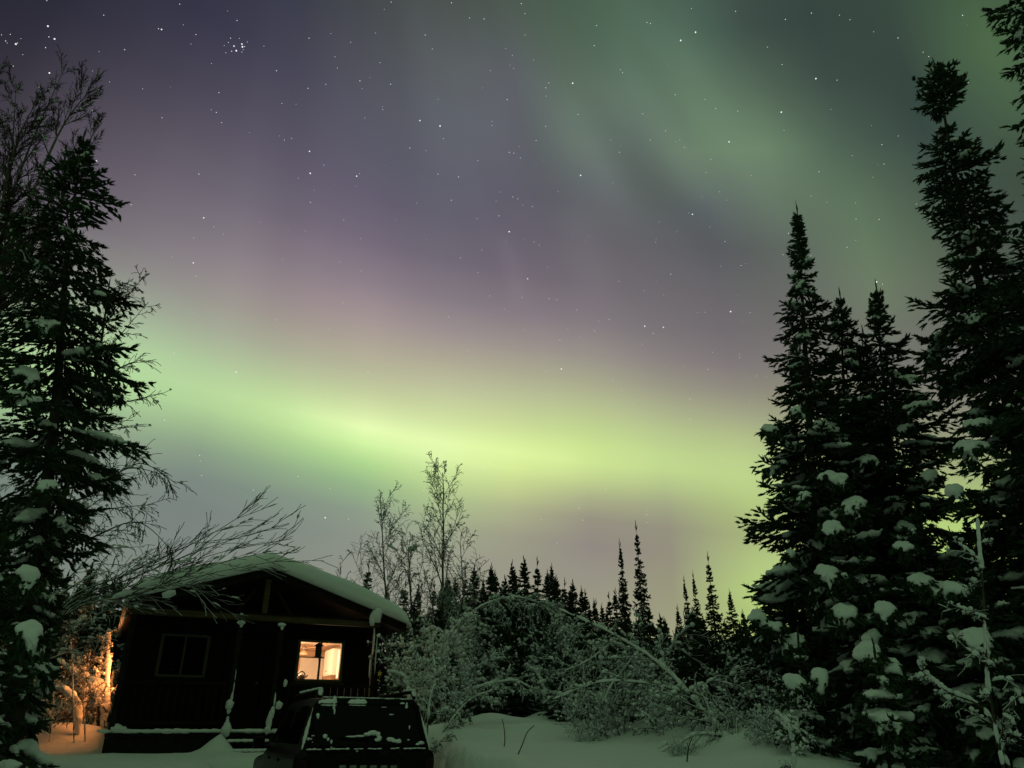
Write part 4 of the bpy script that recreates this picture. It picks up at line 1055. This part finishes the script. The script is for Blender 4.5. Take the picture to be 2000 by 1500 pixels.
def bare_tree(name, base, stems, label, cat='tree', group=None, bark=None, twig=None, snow=.10, seed=1, fat=1.0, lumps=()):
    rnd = random.Random(seed); base = Vector(base)
    t = empty(name, base); tag(t, label, cat, group)
    loc = [([p - base for p in pts], rad, lv) for pts, rad, lv in stems]
    if any(l[2] == 0 for l in loc): tubes(loc, 0, 0).build('trunk', bark or BIRCH, t)
    tubes(loc, 1, 9).build('crown', twig or TWIG, t)
    it = snow_on_stems(loc, rnd, snow, 0, 9, fat) if snow else []
    it += [(Vector(p) - base, d, a, b, c) for p, d, a, b, c in lumps]
    if it: link_mesh('snow', lump_mesh('snow', it, SNOW, rnd), t)
    return t
def upright_birch(tu, tv, bu, Y, P, seed, label, r0=.06, **k):
    top = at(tu, tv, Y); b = at(bu, 1420, Y); b.z = ground_at(b.x, Y) - .1
    rnd = random.Random(seed); out = []
    grow(out, b, top - b, (top - b).length, r0, 0, P, rnd)
    return bare_tree('birch_tree', b, out, label, seed=seed, **k)

# birches behind the cabin
Q = dict(BIRCH_UP); Q['kids'] = (30, 10, 5); Q['len'] = (.33, .42, .5); Q['rmin'] = .0068; Q['from'] = (.20, .15, .2)
upright_birch(868, 926, 862, 26, Q, 41, 'tall slender leafless birch right of the snowy roof, standing above the thicket', r0=.07, snow=.05, twig=FROST)
Q2 = dict(Q); Q2['kids'] = (20, 10, 5); Q2['len'] = (.42, .45, .5)
upright_birch(738, 985, 765, 25, Q2, 42, 'sparse forked birch just behind the right eave of the cabin', r0=.06, snow=.06, twig=FROST)
upright_birch(798, 1066, 800, 25, dict(Q2, kids=(16, 7, 4)), 43, 'short bushy birch with a snow clot in its top, between two taller birches', r0=.07, snow=.12,
              lumps=[(at(765, 1068, 25), (1, 0, -.6), .28, .07, .05), (at(803, 1072, 25), (1, 0, 0), .13, .1, .11), (at(810, 1066, 25), (1, 0, 0), .1, .08, .08)])
upright_birch(922, 1052, 905, 27, dict(Q2, kids=(20, 7, 3)), 44, 'thin pointed birch right of the tall slender birch', r0=.06, snow=.08)
upright_birch(642, 1085, 645, 40, dict(Q2, kids=(8, 4, 2), rmin=.014), 45, 'single bare birch tip poking over the snowy roof', r0=.05, snow=0)

# bare birches on the left
def spline(ctl, k=6):
    pts = []
    for i in range(len(ctl) - 1):
        p0, p1, p2, p3 = ctl[max(i - 1, 0)], ctl[i], ctl[i + 1], ctl[min(i + 2, len(ctl) - 1)]
        for j in range(k):
            t = j / k; pts.append(.5 * ((2 * p1) + (p2 - p0) * t + (2 * p0 - 5 * p1 + 4 * p2 - p3) * t * t + (3 * p1 - p0 - 3 * p2 + p3) * t ** 3))
    pts.append(ctl[-1]); return pts
def twigs_along(stems, pts, rad, n, t0, L, ang, P, rnd, lvl=1, lift=0.0):
    m = len(pts) - 1
    for c in range(n):
        i = min(int(m * (t0 + (1 - t0) * (c + rnd.random()) / n)), m - 1); d = (pts[i + 1] - pts[i]).normalized()
        s = Matrix.Rotation(rnd.uniform(0, 6.28), 3, d) @ d.orthogonal().normalized(); a = ang * rnd.uniform(.6, 1.4)
        grow(stems, pts[i], d * math.cos(a) + s * math.sin(a) + Vector((0, 0, lift)), L * rnd.uniform(.5, 1.2) * (1 - .5 * i / m), max(rad[i] * .55, P['rmin']), lvl, P, rnd)
def fan_birch():
    rnd = random.Random(46); Y = 12.0; base = at(-190, 1420, Y); base.z = ground_at(base.x, base.y) - .1; stems = []
    P = dict(seg=(1, 7, 6, 4), grav=(0, .02, -.01, -.03), wob=(0, .03, .045, .06), kids=(0, 10, 5), ang=(.4, .42, .45), lift=(0, .10, .05), len=(.3, .46, .55), taper=(0, .3, .3), rr=(.5, .6, .6), rmin=.0046)
    P['from'] = (.2, .12, .15)
    fork = at(-45, 640, Y)
    tr = spline([base, base.lerp(fork, .5) + Vector((.15, 0, 0)), fork]); stems.append((tr, [.12 - .05 * i / (len(tr) - 1) for i in range(len(tr))], 0))
    twigs_along(stems, tr, stems[0][1], 22, .35, 1.5, .9, P, rnd, 1, .2)
    for k, pp in enumerate((((0, 480), (20, 335), (32, 165)), ((0, 480), (45, 320), (130, 125)), ((5, 520), (110, 270), (172, 180)), ((10, 560), (110, 370), (200, 238)), ((-20, 470), (-25, 320), (-20, 150)), ((-10, 480), (25, 300), (75, 190)), ((0, 600), (60, 480), (170, 330)), ((-20, 620), (50, 560), (110, 470)))):
        dy = rnd.uniform(-.8, .8)
        pts = spline([fork] + [at(u, v, Y + dy * (i + 1) / 3) for i, (u, v) in enumerate(pp)])
        rad = [max(.05 * (1 - i / (len(pts) - 1)) ** .8, .007) for i in range(len(pts))]
        stems.append((pts, rad, 0)); twigs_along(stems, pts, rad, 30, .15, 1.1, .6, P, rnd, 1, .15)
    bare_tree('birch_tree', base, stems, 'big leafless birch with fanning branches at the upper left edge', seed=46, snow=.03)
fan_birch()
Q4 = dict(BIRCH_UP); Q4['kids'] = (20, 10, 6); Q4['len'] = (.34, .40, .45); Q4['ang'] = (1.0, .6, .6); Q4['lift'] = (.15, .1, -.2); Q4['grav'] = (0, -.02, -.07, -.16); Q4['rmin'] = .006; Q4['from'] = (.35, .2, .2)
def hanging_birch():
    rnd = random.Random(47); Y = 12.4; base = at(40, 1420, Y); base.z = ground_at(base.x, base.y) - .1; stems = []
    P = dict(seg=(1, 7, 6, 4), grav=(0, -.02, -.06, -.10), wob=(0, .06, .09, .12), kids=(0, 9, 5), ang=(.4, .6, .6), lift=(0, .0, -.1), len=(.3, .48, .55), taper=(0, .3, .3), rr=(.5, .6, .6), rmin=.0055)
    P['from'] = (.2, .15, .15)
    top = at(215, 545, Y); tr = spline([base, base.lerp(top, .35) + Vector((-.1, 0, 0)), base.lerp(top, .7) + Vector((.1, 0, 0)), top])
    stems.append((tr, [.075 - .065 * i / (len(tr) - 1) for i in range(len(tr))], 0)); twigs_along(stems, tr, stems[0][1], 20, .45, 1.1, .8, P, rnd, 1, .1)
    for pp in (((125, 760), (200, 640), (285, 535)), ((120, 800), (205, 690), (290, 590)), ((110, 840), (200, 740), (280, 700)), ((105, 880), (205, 800), (305, 772)), ((95, 960), (200, 940), (275, 905), (345, 945)), ((90, 1000), (190, 960), (250, 915), (330, 930)), ((90, 1090), (180, 1050), (270, 1020), (340, 1080)), ((85, 1040), (180, 1000), (300, 985)), ((110, 900), (190, 850), (262, 830))):
        dy = rnd.uniform(-.5, .5); pts = spline([at(u, v, Y + dy) for u, v in pp]); rad = [max(.022 * (1 - i / (len(pts) - 1)) ** .8, .006) for i in range(len(pts))]
        stems.append((pts, rad, 1)); twigs_along(stems, pts, rad, 15, .25, .62, .7, P, rnd, 2, -.05)
    bare_tree('birch_tree', base, stems, 'leafless birch behind the big left spruce, its twigs hanging out to the right', seed=47, snow=.05, bark=TWIG)
hanging_birch()
Q5 = dict(Q4, kids=(18, 9, 5)); Q5['from'] = (.25, .2, .2)
upright_birch(150, 930, 50, 15.0, dict(Q5, len=(.55, .45, .45), rmin=.007, kids=(22, 10, 6)), 48, 'low leafless birch with drooping twigs left of the cabin roof', r0=.06, snow=.22, twig=FROST)
upright_birch(60, 930, 40, 14.5, dict(Q5, len=(.45, .45, .45)), 49, 'grey leafless thicket birch behind the left spruce boughs', r0=.06, snow=.22, twig=FROST)

# birch stems bent over the cabin roof
def bent_birch():
    rnd = random.Random(50); Y = 13.2; base = at(70, 1400, Y); base.z = ground_at(base.x, base.y) - .1; stems = []
    P = dict(seg=(1, 8, 6, 4), grav=(0, .0, .005, .01), wob=(0, .03, .06, .09), kids=(0, 9, 4), ang=(.3, .34, .4), lift=(0, .03, .05), len=(.3, .30, .5), taper=(0, .2, .2), rr=(.5, .6, .6), rmin=.0058)
    P['from'] = (.2, .35, .2)
    paths = (((110, 1200), (250, 1120), (400, 1050), (505, 985)), ((110, 1205), (270, 1125), (420, 1065), (565, 1022)), ((115, 1210), (260, 1150), (410, 1085), (570, 1052)),
             ((120, 1212), (280, 1155), (430, 1100), (540, 1075)), ((120, 1215), (270, 1160), (420, 1118), (575, 1090)), ((115, 1205), (240, 1165), (330, 1120), (440, 1030)), ((120, 1212), (250, 1155), (360, 1140), (425, 1190)))
    for k, pp in enumerate(paths):
        dy = rnd.uniform(-.6, .5)
        W = [at(u, v, Y + dy * (i / 3)) for i, (u, v) in enumerate(pp)]
        ctl = [base + Vector((rnd.uniform(-.1, .1), rnd.uniform(-.1, .1), 0)), W[0]] + W[1:]
        pts = []
        for i in range(len(ctl) - 1):
            p0, p1, p2, p3 = ctl[max(i - 1, 0)], ctl[i], ctl[i + 1], ctl[min(i + 2, len(ctl) - 1)]
            for j in range(6):
                t = j / 6; pts.append(.5 * ((2 * p1) + (p2 - p0) * t + (2 * p0 - 5 * p1 + 4 * p2 - p3) * t * t + (3 * p1 - p0 - 3 * p2 + p3) * t ** 3))
        pts.append(ctl[-1]); n = len(pts) - 1
        rad = [max(.021 * (1 - i / n) ** .8, .0065) for i in range(n + 1)]
        stems.append((pts, rad, 0))
        for c in range(16):
            i = rnd.randrange(int(n * .3), n - 1); d = (pts[i + 1] - pts[i]).normalized()
            s = Matrix.Rotation(rnd.uniform(0, 6.28), 3, d) @ d.orthogonal().normalized(); a = rnd.uniform(.25, .6)
            grow(stems, pts[i], d * math.cos(a) + s * math.sin(a), rnd.uniform(.35, .95), rad[i] * .6, 2, P, rnd)
    lm = [(at(u, v, 12.9), (1, -.1, .3), a, b, c) for (u, v, a, b, c) in ((290, 1140, .25, .05, .05), (330, 1160, .12, .08, .07), (240, 1160, .2, .05, .05), (350, 1098, .25, .03, .03))]
    bare_tree('bent_birch', base, stems, 'clump of slim birch stems bent over in front of the snowy cabin roof', seed=50, snow=.06, bark=FROST, twig=FROST, fat=.75, lumps=lm)
bent_birch()

# ------------------------------------------------------------------ spruces of the forest edge: a few patterns, copied
def spruce_pattern(seed, H, R0, label, group, snow, name='forest_spruce', dens=1.35):
    prof = [(0, .05), (.05, .10 * R0), (.15, .30 * R0), (.3, .58 * R0), (.5, .86 * R0), (.8, 1.1 * R0), (1, R0)]
    return spruce(name, (0, 0, H), (0, 0, 0), prof, seed, label, group, whorl=.22 / dens, per=4, jit=.8, step=.17 / dens, flen=.26 / dens ** .5, fw=.05 / dens ** .5, snow=snow, droop=.55, voxel=.07, dust=.12)
GF = 'dark spruces along the far forest edge'; LF = 'slender dark spruce in the row along the far forest edge'
GS = 'snowy spruces inside the thicket'; LS = 'snow clotted spruce half hidden in the thicket below the forest edge'
far_protos = [spruce_pattern(61 + i, 9.0, (.95, .75, 1.1, .65)[i], LF, GF, .10) for i in range(4)]
snowy_protos = [spruce_pattern(71 + i, 6.0, (1.0, .85, 1.2)[i], LS, GS, .75, 'snowy_spruce', 1.1) for i in range(3)]
used = set()
def plant(protos, k, tu, tv, Y, rnd, label=None, wide=1.0, drop_group=False):
    top = at(tu, tv, Y); H0 = 9.0 if protos is far_protos else 6.0
    g = ground_at(top.x, top.y) - .3; s = (top.z - g) / H0
    o = protos[k % len(protos)]
    if o.name in used: o = copy_thing(o)
    used.add(o.name)
    o.location = (top.x, top.y, g); o.scale = (s * wide, s * wide, s); o.rotation_euler = (rnd.uniform(-.02, .02), rnd.uniform(-.02, .02), rnd.uniform(0, 6.28))
    if label: o['label'] = label
    if drop_group and 'group' in o: del o['group']
    return o
def build_forest():
    rnd = random.Random(9)
    tips = [(716, 1102, 48), (872, 1128, 44), (884, 1134, 46), (905, 1120, 45), (925, 1110, 40), (955, 1108, 42), (968, 1122, 46), (985, 1132, 48), (997, 1103, 44), (1004, 1118, 46), (1028, 1096, 42), (1054, 1098, 40), (1066, 1122, 45),
            (1076, 1108, 42), (1090, 1130, 46), (1102, 1138, 47), (1119, 1140, 43), (1132, 1152, 46), (1145, 1158, 44), (1163, 1175, 46), (1176, 1184, 48), (1192, 1164, 44), (1203, 1155, 45), (1160, 1178, 40), (1297, 1210, 36), (1327, 1188, 40), (1422, 1158, 34), (1452, 1196, 36), (1475, 1190, 38), (845, 1142, 46), (860, 1150, 44),
            (940, 1135, 50), (1015, 1140, 52), (1042, 1136, 50), (1086, 1146, 50), (1110, 1155, 52), (760, 1150, 50), (790, 1140, 48), (815, 1150, 50)]
    for i, (u, v, Y) in enumerate(tips): plant(far_protos, rnd.randrange(4), u, v, Y, rnd, wide=rnd.uniform(.85, 1.35))
    for i in range(26):
        u = 850 + 620 * (i + rnd.random()) / 26; plant(far_protos, rnd.randrange(4), u, rnd.uniform(1142, 1180) + 62 * sstep(1060, 1240, u), rnd.uniform(38, 52), rnd, wide=rnd.uniform(1.0, 1.5))
    tall = (((1244, 1028, 34), 'tallest of the far spruces, a narrow column above the thicket', .62), ((1216, 1062, 35), 'thin spruce close beside the tallest far spruce', .55),
            ((1380, 1090, 30), 'broad snowy far spruce just left of the great right hand spruces', .82), ((1340, 1133, 33), 'thin spruce spire left of the broad snowy far spruce', .6), ((1356, 1123, 32), 'middle thin spire between two other far spruce tips', .6))
    for (a, lab, w) in tall: plant(far_protos, rnd.randrange(4), *a, rnd, label=lab, wide=w, drop_group=True)
    for i in range(46):                                      # darker wall of spruces under the skyline
        u = 780 + 740 * (i + rnd.random()) / 46
        plant(snowy_protos, rnd.randrange(3), u, 1205 + rnd.uniform(-18, 60) + (12 if u > 1130 else 0), rnd.uniform(23, 33), rnd, wide=rnd.uniform(1.0, 1.4))
    for i in range(9):
        u = -40 + 330 * (i + rnd.random()) / 9
        plant(snowy_protos, rnd.randrange(3), u, 1130 + rnd.uniform(-30, 50), rnd.uniform(23, 29), rnd, label='snowy spruce deep in the dark wood left of the cabin', wide=1.2)['group'] = 'snowy spruces left of the cabin'
build_forest()
def build_backing():
    rnd = random.Random(19)
    for i in range(13):
        plant(far_protos, rnd.randrange(4), 1560 + 40 * i + rnd.uniform(-12, 12), rnd.uniform(930, 1060), rnd.uniform(15, 19), rnd, label='dark spruce filling the gaps behind the tall right hand spruces', wide=1.25)['group'] = 'dark spruces behind the right hand group'
    for i in range(12):
        plant(far_protos, rnd.randrange(4), -30 + 24 * i, rnd.uniform(1060, 1150) + (20 if i > 5 else 0), rnd.uniform(14.5, 18) if i < 5 else rnd.uniform(21.5, 25), rnd, label='dark spruce deep behind the big left spruce', wide=1.2)['group'] = 'dark spruces behind the big left spruce'
build_backing()

# ------------------------------------------------------------------ shrub thicket
SH = dict(seg=(7, 6, 5, 3), grav=(-.03, -.08, -.10, -.10), wob=(.07, .12, .16, .2), kids=(8, 4, 2), ang=(.7, .8, .8), lift=(.05, .0, -.1), len=(.5, .5, .5), taper=(.4, .3, .3), rr=(.6, .6, .7), rmin=.007)
SH['from'] = (.25, .2, .2)
GT = 'snow plastered shrubs of the thicket'; LT = 'tangled leafless shrub plastered with snow in the thicket beyond the open snow'
def shrub_pattern(seed, H, spread, n):
    rnd = random.Random(seed); stems = []
    for i in range(n):
        a = 6.283 * (i + rnd.random()) / n; lean = rnd.uniform(.1, spread)
        grow(stems, Vector((math.cos(a) * .1, math.sin(a) * .1, 0)), Vector((math.cos(a) * lean, math.sin(a) * lean, 1)), H * rnd.uniform(.6, 1.1), .028, 0, SH, rnd)
    t = empty('snowy_shrub'); tag(t, LT, 'shrub', GT)
    tubes(stems, 0, 0).build('stems', FROST, t)['kind'] = 'stuff'; tubes(stems, 1, 9).build('twigs', FROST, t)
    it = snow_on_stems(stems, rnd, .42, 0, 2, 1.75, .85)
    link_mesh('snow', lump_mesh('snow', it, SNOW, rnd), t)
    return t
shrubs = [shrub_pattern(81 + i, (2.6, 3.2, 2.2, 3.6, 2.8)[i], (.5, .7, .9, .45, .8)[i], (7, 8, 9, 7, 8)[i]) for i in range(5)]
def put_shrub(k, u, Y, s, rnd, label=None):
    p = at(u, 1420, Y); o = shrubs[k]
    if o.name in used: o = copy_thing(o)
    used.add(o.name)
    o.location = (p.x, Y, ground_at(p.x, Y) - .12); o.scale = (s, s, s * rnd.uniform(.85, 1.1)); o.rotation_euler = (0, 0, rnd.uniform(0, 6.28))
    if label:
        o['label'] = label
        if 'group' in o: del o['group']
    return o
def build_thicket():
    rnd = random.Random(10)
    for i in range(17):
        u = 790 + 740 * (i + rnd.random()) / 17; Y = rnd.uniform(17.5, 24)
        put_shrub(rnd.randrange(5), u, Y, rnd.uniform(.36, .62) * (1.15 if u < 900 else 1), rnd)
    for (u, Y, s) in ((828, 15.5, .6), (845, 16.5, .75), (868, 13.8, .5), (900, 17, .7), (1150, 15.5, .4), (1235, 15.2, .4), (1400, 13.0, .4), (1450, 12.4, .4), (1500, 11.5, .45), (1000, 18.0, .55), (1060, 18.0, .5), (950, 18, .6), (1110, 17.5, .5)):
        put_shrub(rnd.randrange(5), u, Y, s, rnd)
    for (u, Y, s) in ((1330, 10.2, .16), (1400, 10.6, .2), (1500, 9.8, .24), (1150, 12.0, .16), (1520, 9.4, .22), (1165, 12.8, .34), (1215, 12.2, .3), (1262, 12.6, .34), (1318, 11.6, .3), (1130, 14.5, .34)):
        put_shrub(rnd.randrange(5), u, Y, s, rnd)
    for i in range(4):
        u = -60 + 200 * (i + rnd.random()) / 4
        put_shrub(rnd.randrange(5), u, rnd.uniform(19.5, 24), rnd.uniform(.9, 1.3), rnd, label='leafless snowy shrub in the dark wood left of the cabin')['group'] = 'shrubs left of the cabin'
    for (u, v, Y) in ((884, 1280, 15.5), (945, 1300, 17), (1015, 1290, 17.5), (1108, 1280, 16), (1165, 1300, 15), (1228, 1295, 14.5), (1290, 1290, 14), (1335, 1300, 13.5), (1392, 1280, 13), (1436, 1262, 12.5), (1480, 1280, 12), (920, 1255, 19), (1060, 1250, 18.5), (1135, 1262, 18), (1200, 1268, 17), (1365, 1255, 16)):
        plant(snowy_protos, rnd.randrange(3), u, v, Y, rnd, wide=rnd.uniform(1.5, 2.0))
    for i in range(38):                                      # small spruces standing among the shrubs
        u = 800 + 720 * (i + rnd.random()) / 38
        plant(snowy_protos, rnd.randrange(3), u, rnd.uniform(1235, 1320), rnd.uniform(18.5, 23), rnd, wide=rnd.uniform(1.3, 1.8))
build_thicket()

# ------------------------------------------------------------------ bent and leaning stems before the thicket
TW = dict(seg=(1, 6, 5, 3), grav=(0, -.05, -.08, -.1), wob=(0, .09, .13, .16), kids=(0, 7, 4), ang=(.4, .6, .7), lift=(0, 0, -.05), len=(.3, .45, .5), taper=(0, .3, .3), rr=(.5, .6, .6), rmin=.0065)
TW['from'] = (.2, .15, .2)
def snow_ridge(pts, rad, rnd, fat=1.5, skip=.12):
    it = []
    for i in range(len(pts) - 1):
        if rnd.random() < skip: continue
        d = pts[i + 1] - pts[i]; w = (rad[i] * fat + .012) * rnd.uniform(.7, 1.35)
        it.append((pts[i].lerp(pts[i + 1], .5) + Vector((0, 0, rad[i] * .6 + w * .6)), d, d.length * 1.05, w, w * rnd.uniform(.7, 1.25)))
    return it
def leaning(name, ctl, r0, label, seed, ntw=30, L=.8, t0=.2, ang=.9, fat=1.5, lift=-.15, subs=(), bark=None, r1=.008, k=8, ts=.16, skip=.12):
    rnd = random.Random(seed); stems = []
    W = [at(u, v, Y) for u, v, Y in ctl]
    g = ground_at(W[0].x, W[0].y); W[0].z = min(W[0].z, g + .05); W.insert(0, Vector((W[0].x, W[0].y, g - .15)))
    pts = spline(W, k); n = len(pts) - 1; rad = [r0 + (r1 - r0) * (i / n) ** .8 for i in range(n + 1)]
    stems.append((pts, rad, 0)); lm = snow_ridge(pts, rad, rnd, fat, skip)
    for ctl2, rr in subs:
        p2 = spline([at(u, v, Y) for u, v, Y in ctl2], 5); q = [max(rr * (1 - i / len(p2)), .007) for i in range(len(p2))]
        stems.append((p2, q, 1)); lm += snow_ridge(p2, q, rnd, fat * .9, skip); twigs_along(stems, p2, q, max(4, ntw // 4), .15, L * .8, .8, TW, rnd, 2, lift)
    twigs_along(stems, pts, rad, ntw, t0, L, ang, TW, rnd, 1, lift)
    return bare_tree(name, pts[0], stems, label, bark=bark or FROST, twig=FROST, snow=ts, seed=seed, lumps=lm)
leaning('leaning_birch', ((1452, 1478, 10.2), (1372, 1388, 11.0), (1290, 1300, 12.0), (1190, 1236, 13.0), (1090, 1190, 13.8)), .042,
        'long snow loaded birch leaning from the lower right across the thicket', 91, 40, .9, .15, fat=.95, skip=.3, bark=TWIG,
        subs=((((1335, 1352, 11.5), (1260, 1335, 11.6), (1170, 1333, 11.7), (1085, 1365, 11.8)), .013), (((1290, 1300, 12), (1320, 1250, 12.2), (1345, 1225, 12.3)), .02),
              (((1210, 1245, 12.8), (1150, 1290, 12.6), (1105, 1310, 12.5)), .011), (((1420, 1440, 10.5), (1360, 1435, 10.4), (1310, 1465, 10.3)), .018), (((1250, 1270, 12.4), (1200, 1330, 12.2), (1180, 1370, 12.2)), .011),
              (((1340, 1355, 11.4), (1395, 1330, 11.4), (1440, 1345, 11.3)), .02)))
leaning('arching_birch', ((905, 1400, 17.5), (868, 1270, 17.3), (925, 1195, 17.0), (1005, 1167, 16.8), (1075, 1192, 16.6), (1105, 1232, 16.4)), .02,
        'birch bent into a full arch over the middle of the thicket', 92, 70, 1.0, .22, fat=.8, lift=-.3)
leaning('snowy_snag', ((1080, 1402, 16.5), (1066, 1372, 16.5), (1056, 1335, 16.5), (1043, 1308, 16.5)), .08, 'short broken trunk caked in snow at the back of the open snow', 93, 5, .4, .5, fat=1.1, r1=.05)
leaning('leaning_willow', ((905, 1432, 13.6), (895, 1372, 14.0), (930, 1345, 14.2), (1000, 1330, 14.4), (1035, 1345, 14.5)), .016, 'low willow stem bowed to the right above the open snow', 94, 20, .6, .3)
leaning('leaning_willow', ((852, 1450, 13.0), (872, 1420, 13.0), (915, 1370, 13.3), (960, 1350, 13.5)), .016, 'dark forked willow stem rising beside the right rear corner of the car', 95, 14, .5, .3, fat=.5, bark=TWIG)
leaning('leaning_willow', ((832, 1440, 12.2), (838, 1380, 12.2), (850, 1330, 12.4), (846, 1280, 12.6)), .018, 'slim upright willow stem close behind the car', 96, 16, .5, .3, fat=.4, bark=TWIG)
leaning('bowed_sapling', ((800, 1375, 14.5), (797, 1340, 14.6), (782, 1318, 14.8), (758, 1313, 15.0)), .022, 'small sapling bowed over by snow at the right end of the cabin', 97, 5, .3, .5, fat=1.6)
leaning('leaning_willow', ((1200, 1455, 12.2), (1185, 1400, 12.5), (1170, 1365, 12.6), (1130, 1350, 12.8)), .017, 'bent willow stem under the long leaning birch', 98, 16, .6, .25)
leaning('leaning_willow', ((1285, 1440, 11.6), (1270, 1390, 11.8), (1260, 1355, 12.0)), .03, 'short thick willow stem among the snow mounds at centre right', 99, 14, .55, .3)
# dry stalks poking out of the open snow
def stalk(ctl, label, seed):
    W = [at(*c) for c in ctl]; g = ground_at(W[0].x, W[0].y); W[0].z = g - .05
    pts = spline(W, 5); m = MB(); m.tube([p - W[0] for p in pts], [.009 - .004 * i / len(pts) for i in range(len(pts))], 5)
    o = m.build('dry_stalk', TWIG); o.location = W[0]; tag(o, label, 'stalk')
stalk(((982, 1472, 11.5), (986, 1450, 11.5), (985, 1425, 11.5), (981, 1404, 11.5)), 'nearly upright dry stalk in the open snow right of the car', 1)
stalk(((1008, 1490, 10.8), (1020, 1455, 10.9), (1030, 1430, 11.0), (1044, 1417, 11.0)), 'bowed dry stalk in the open snow, right of the upright one', 2)
stalk(((1135, 1458, 12.0), (1132, 1440, 12.0), (1128, 1424, 12.0)), 'short dry stalk at the edge of the leaning birch', 3)
stalk(((1340, 1490, 9.6), (1345, 1460, 9.6), (1352, 1440, 9.6)), 'short crooked stalk in front of the leaning birch', 4)
stalk(((1096, 1477, 11.0), (1110, 1480, 11.0), (1128, 1483, 11.0)), 'fallen twig lying on the snow in the middle', 5)

# ------------------------------------------------------------------ young birches caked with snow in the right corner
leaning('snowy_sapling', ((1945, 1440, 7.0), (1930, 1330, 7.0), (1922, 1180, 7.0), (1910, 1010, 7.1)), .016, 'upright birch sapling with snow plastered stem in the right corner', 101, 9, .35, .2, ts=.08, fat=.9, skip=.5, bark=TWIG, lift=.0,
        subs=((((1925, 1110, 7.0), (1895, 1080, 6.9), (1868, 1060, 6.9)), .009), (((1930, 1210, 7.0), (1880, 1190, 6.9), (1852, 1178, 6.9)), .01), (((1935, 1290, 7.0), (1890, 1270, 6.9), (1860, 1235, 6.9)), .01), (((1938, 1330, 7.0), (1975, 1330, 6.9), (1998, 1375, 6.9)), .01)))
leaning('snowy_sapling', ((1960, 1450, 7.2), (1925, 1390, 7.2), (1850, 1350, 7.2), (1800, 1308, 7.3)), .014, 'sapling leaning left under its snow at the bottom right', 102, 7, .3, .3, ts=.08, fat=.9, skip=.5, bark=TWIG, lift=0)
leaning('snowy_sapling', ((1552, 1498, 8.4), (1550, 1460, 8.4), (1540, 1420, 8.4), (1515, 1392, 8.4)), .012, 'small snow tufted sapling where the open snow meets the spruces', 103, 8, .28, .2, ts=.08, fat=1.5, lift=.15)

# ------------------------------------------------------------------ snow bent bushes in the lamplight left of the cabin
leaning('lamplit_birch', ((208, 1440, 18.5), (208, 1360, 18.5), (210, 1290, 18.5), (212, 1232, 18.5)), .06, 'snow crusted birch trunk glowing orange close to the left cabin wall', 111, 16, .5, .3, fat=1.3, r1=.03, lift=0)
leaning('lamplit_birch', ((184, 1425, 19.3), (190, 1350, 19.3), (197, 1290, 19.3), (205, 1240, 19.3)), .04, 'thin orange lit birch stem left of the thicker glowing trunk', 112, 12, .5, .3, fat=.8, r1=.02, lift=0)
leaning('lamplit_birch', ((138, 1400, 19.2), (142, 1330, 19.2), (143, 1280, 19.2)), .035, 'short orange lit stem at the left side of the glow', 113, 12, .5, .3, fat=.9, r1=.02)
def bowed_bush(ctl, w, label, seed):
    """a bush pressed down under a thick roll of snow"""
    rnd = random.Random(seed); W = [at(*c) for c in ctl]; g = ground_at(W[0].x, W[0].y); W[0].z = min(W[0].z, g)
    pts = spline(W, 7); n = len(pts) - 1; t = empty('bowed_bush', pts[0]); tag(t, label, 'bush')
    loc = [p - pts[0] for p in pts]; st = [(loc, [.03 - .02 * i / n for i in range(n + 1)], 0)]
    twigs_along(st, loc, st[0][1], 14, .15, .5, .9, TW, rnd, 1, -.2)
    tubes(st, 0, 0).build('stem', TWIG, t); tubes(st, 1, 9).build('twigs', TWIG, t)
    it = []
    for i in range(n):
        f = i / n; r = w * (.55 + .55 * math.sin(math.pi * min(f * 1.1 + .1, 1))) * rnd.uniform(.85, 1.15)
        it.append((loc[i] + Vector((0, 0, r * .5)), loc[i + 1] - loc[i], (loc[i + 1] - loc[i]).length * 1.2 + r * .4, r, r * .8))
    o = link_mesh('snow', lump_mesh('snow', it, SNOW, rnd), t); remesh(o, .035)
bowed_bush(((206, 1425, 18.6), (204, 1385, 18.6), (190, 1345, 18.6), (165, 1335, 18.7), (140, 1310, 18.8), (112, 1290, 18.9)), .15, 'thick snow roll arched over a bush, glowing orange left of the cabin', 121)
bowed_bush(((152, 1425, 17.6), (150, 1395, 17.6), (138, 1365, 17.7), (118, 1348, 17.8), (98, 1345, 17.9)), .12, 'lower snow roll bending left in the orange glow', 122)
bowed_bush(((200, 1430, 19.4), (205, 1380, 19.4), (215, 1340, 19.4), (222, 1310, 19.4)), .10, 'snow heaped bush behind the glowing trunk', 123)
bowed_bush(((165, 1380, 19.0), (166, 1340, 19.0), (160, 1300, 19.0), (166, 1285, 19.0)), .10, 'small upright snow knob in the orange glow', 124)

for k, (u, Y, sc) in enumerate(((205, 20.6, .75), (165, 20.2, .7), (120, 20.4, .8), (95, 19.0, .5))):
    put_shrub(k, u, Y, sc, random.Random(k), label='snow tangled shrub catching orange light left of the cabin')['group'] = 'shrubs in the orange glow'

for (ctl, lab, sd) in ((((150, 1420, 17.2), (142, 1350, 17.2), (141, 1290, 17.2), (136, 1240, 17.2)), 'dark bare stem crossing in front of the orange lit snow rolls', 131),
                       (((172, 1415, 17.4), (163, 1370, 17.4), (168, 1330, 17.4), (176, 1270, 17.4)), 'thin dark stem just left of the cabin corner, before the orange glow', 132),
                       (((100, 1430, 17.0), (104, 1360, 17.0), (96, 1300, 17.0)), 'dark stem at the left edge of the orange glow', 133)):
    leaning('bare_sapling', ctl, .016, lab, sd, 10, .5, .4, fat=.3, bark=TWIG, ts=.04, lift=.1)
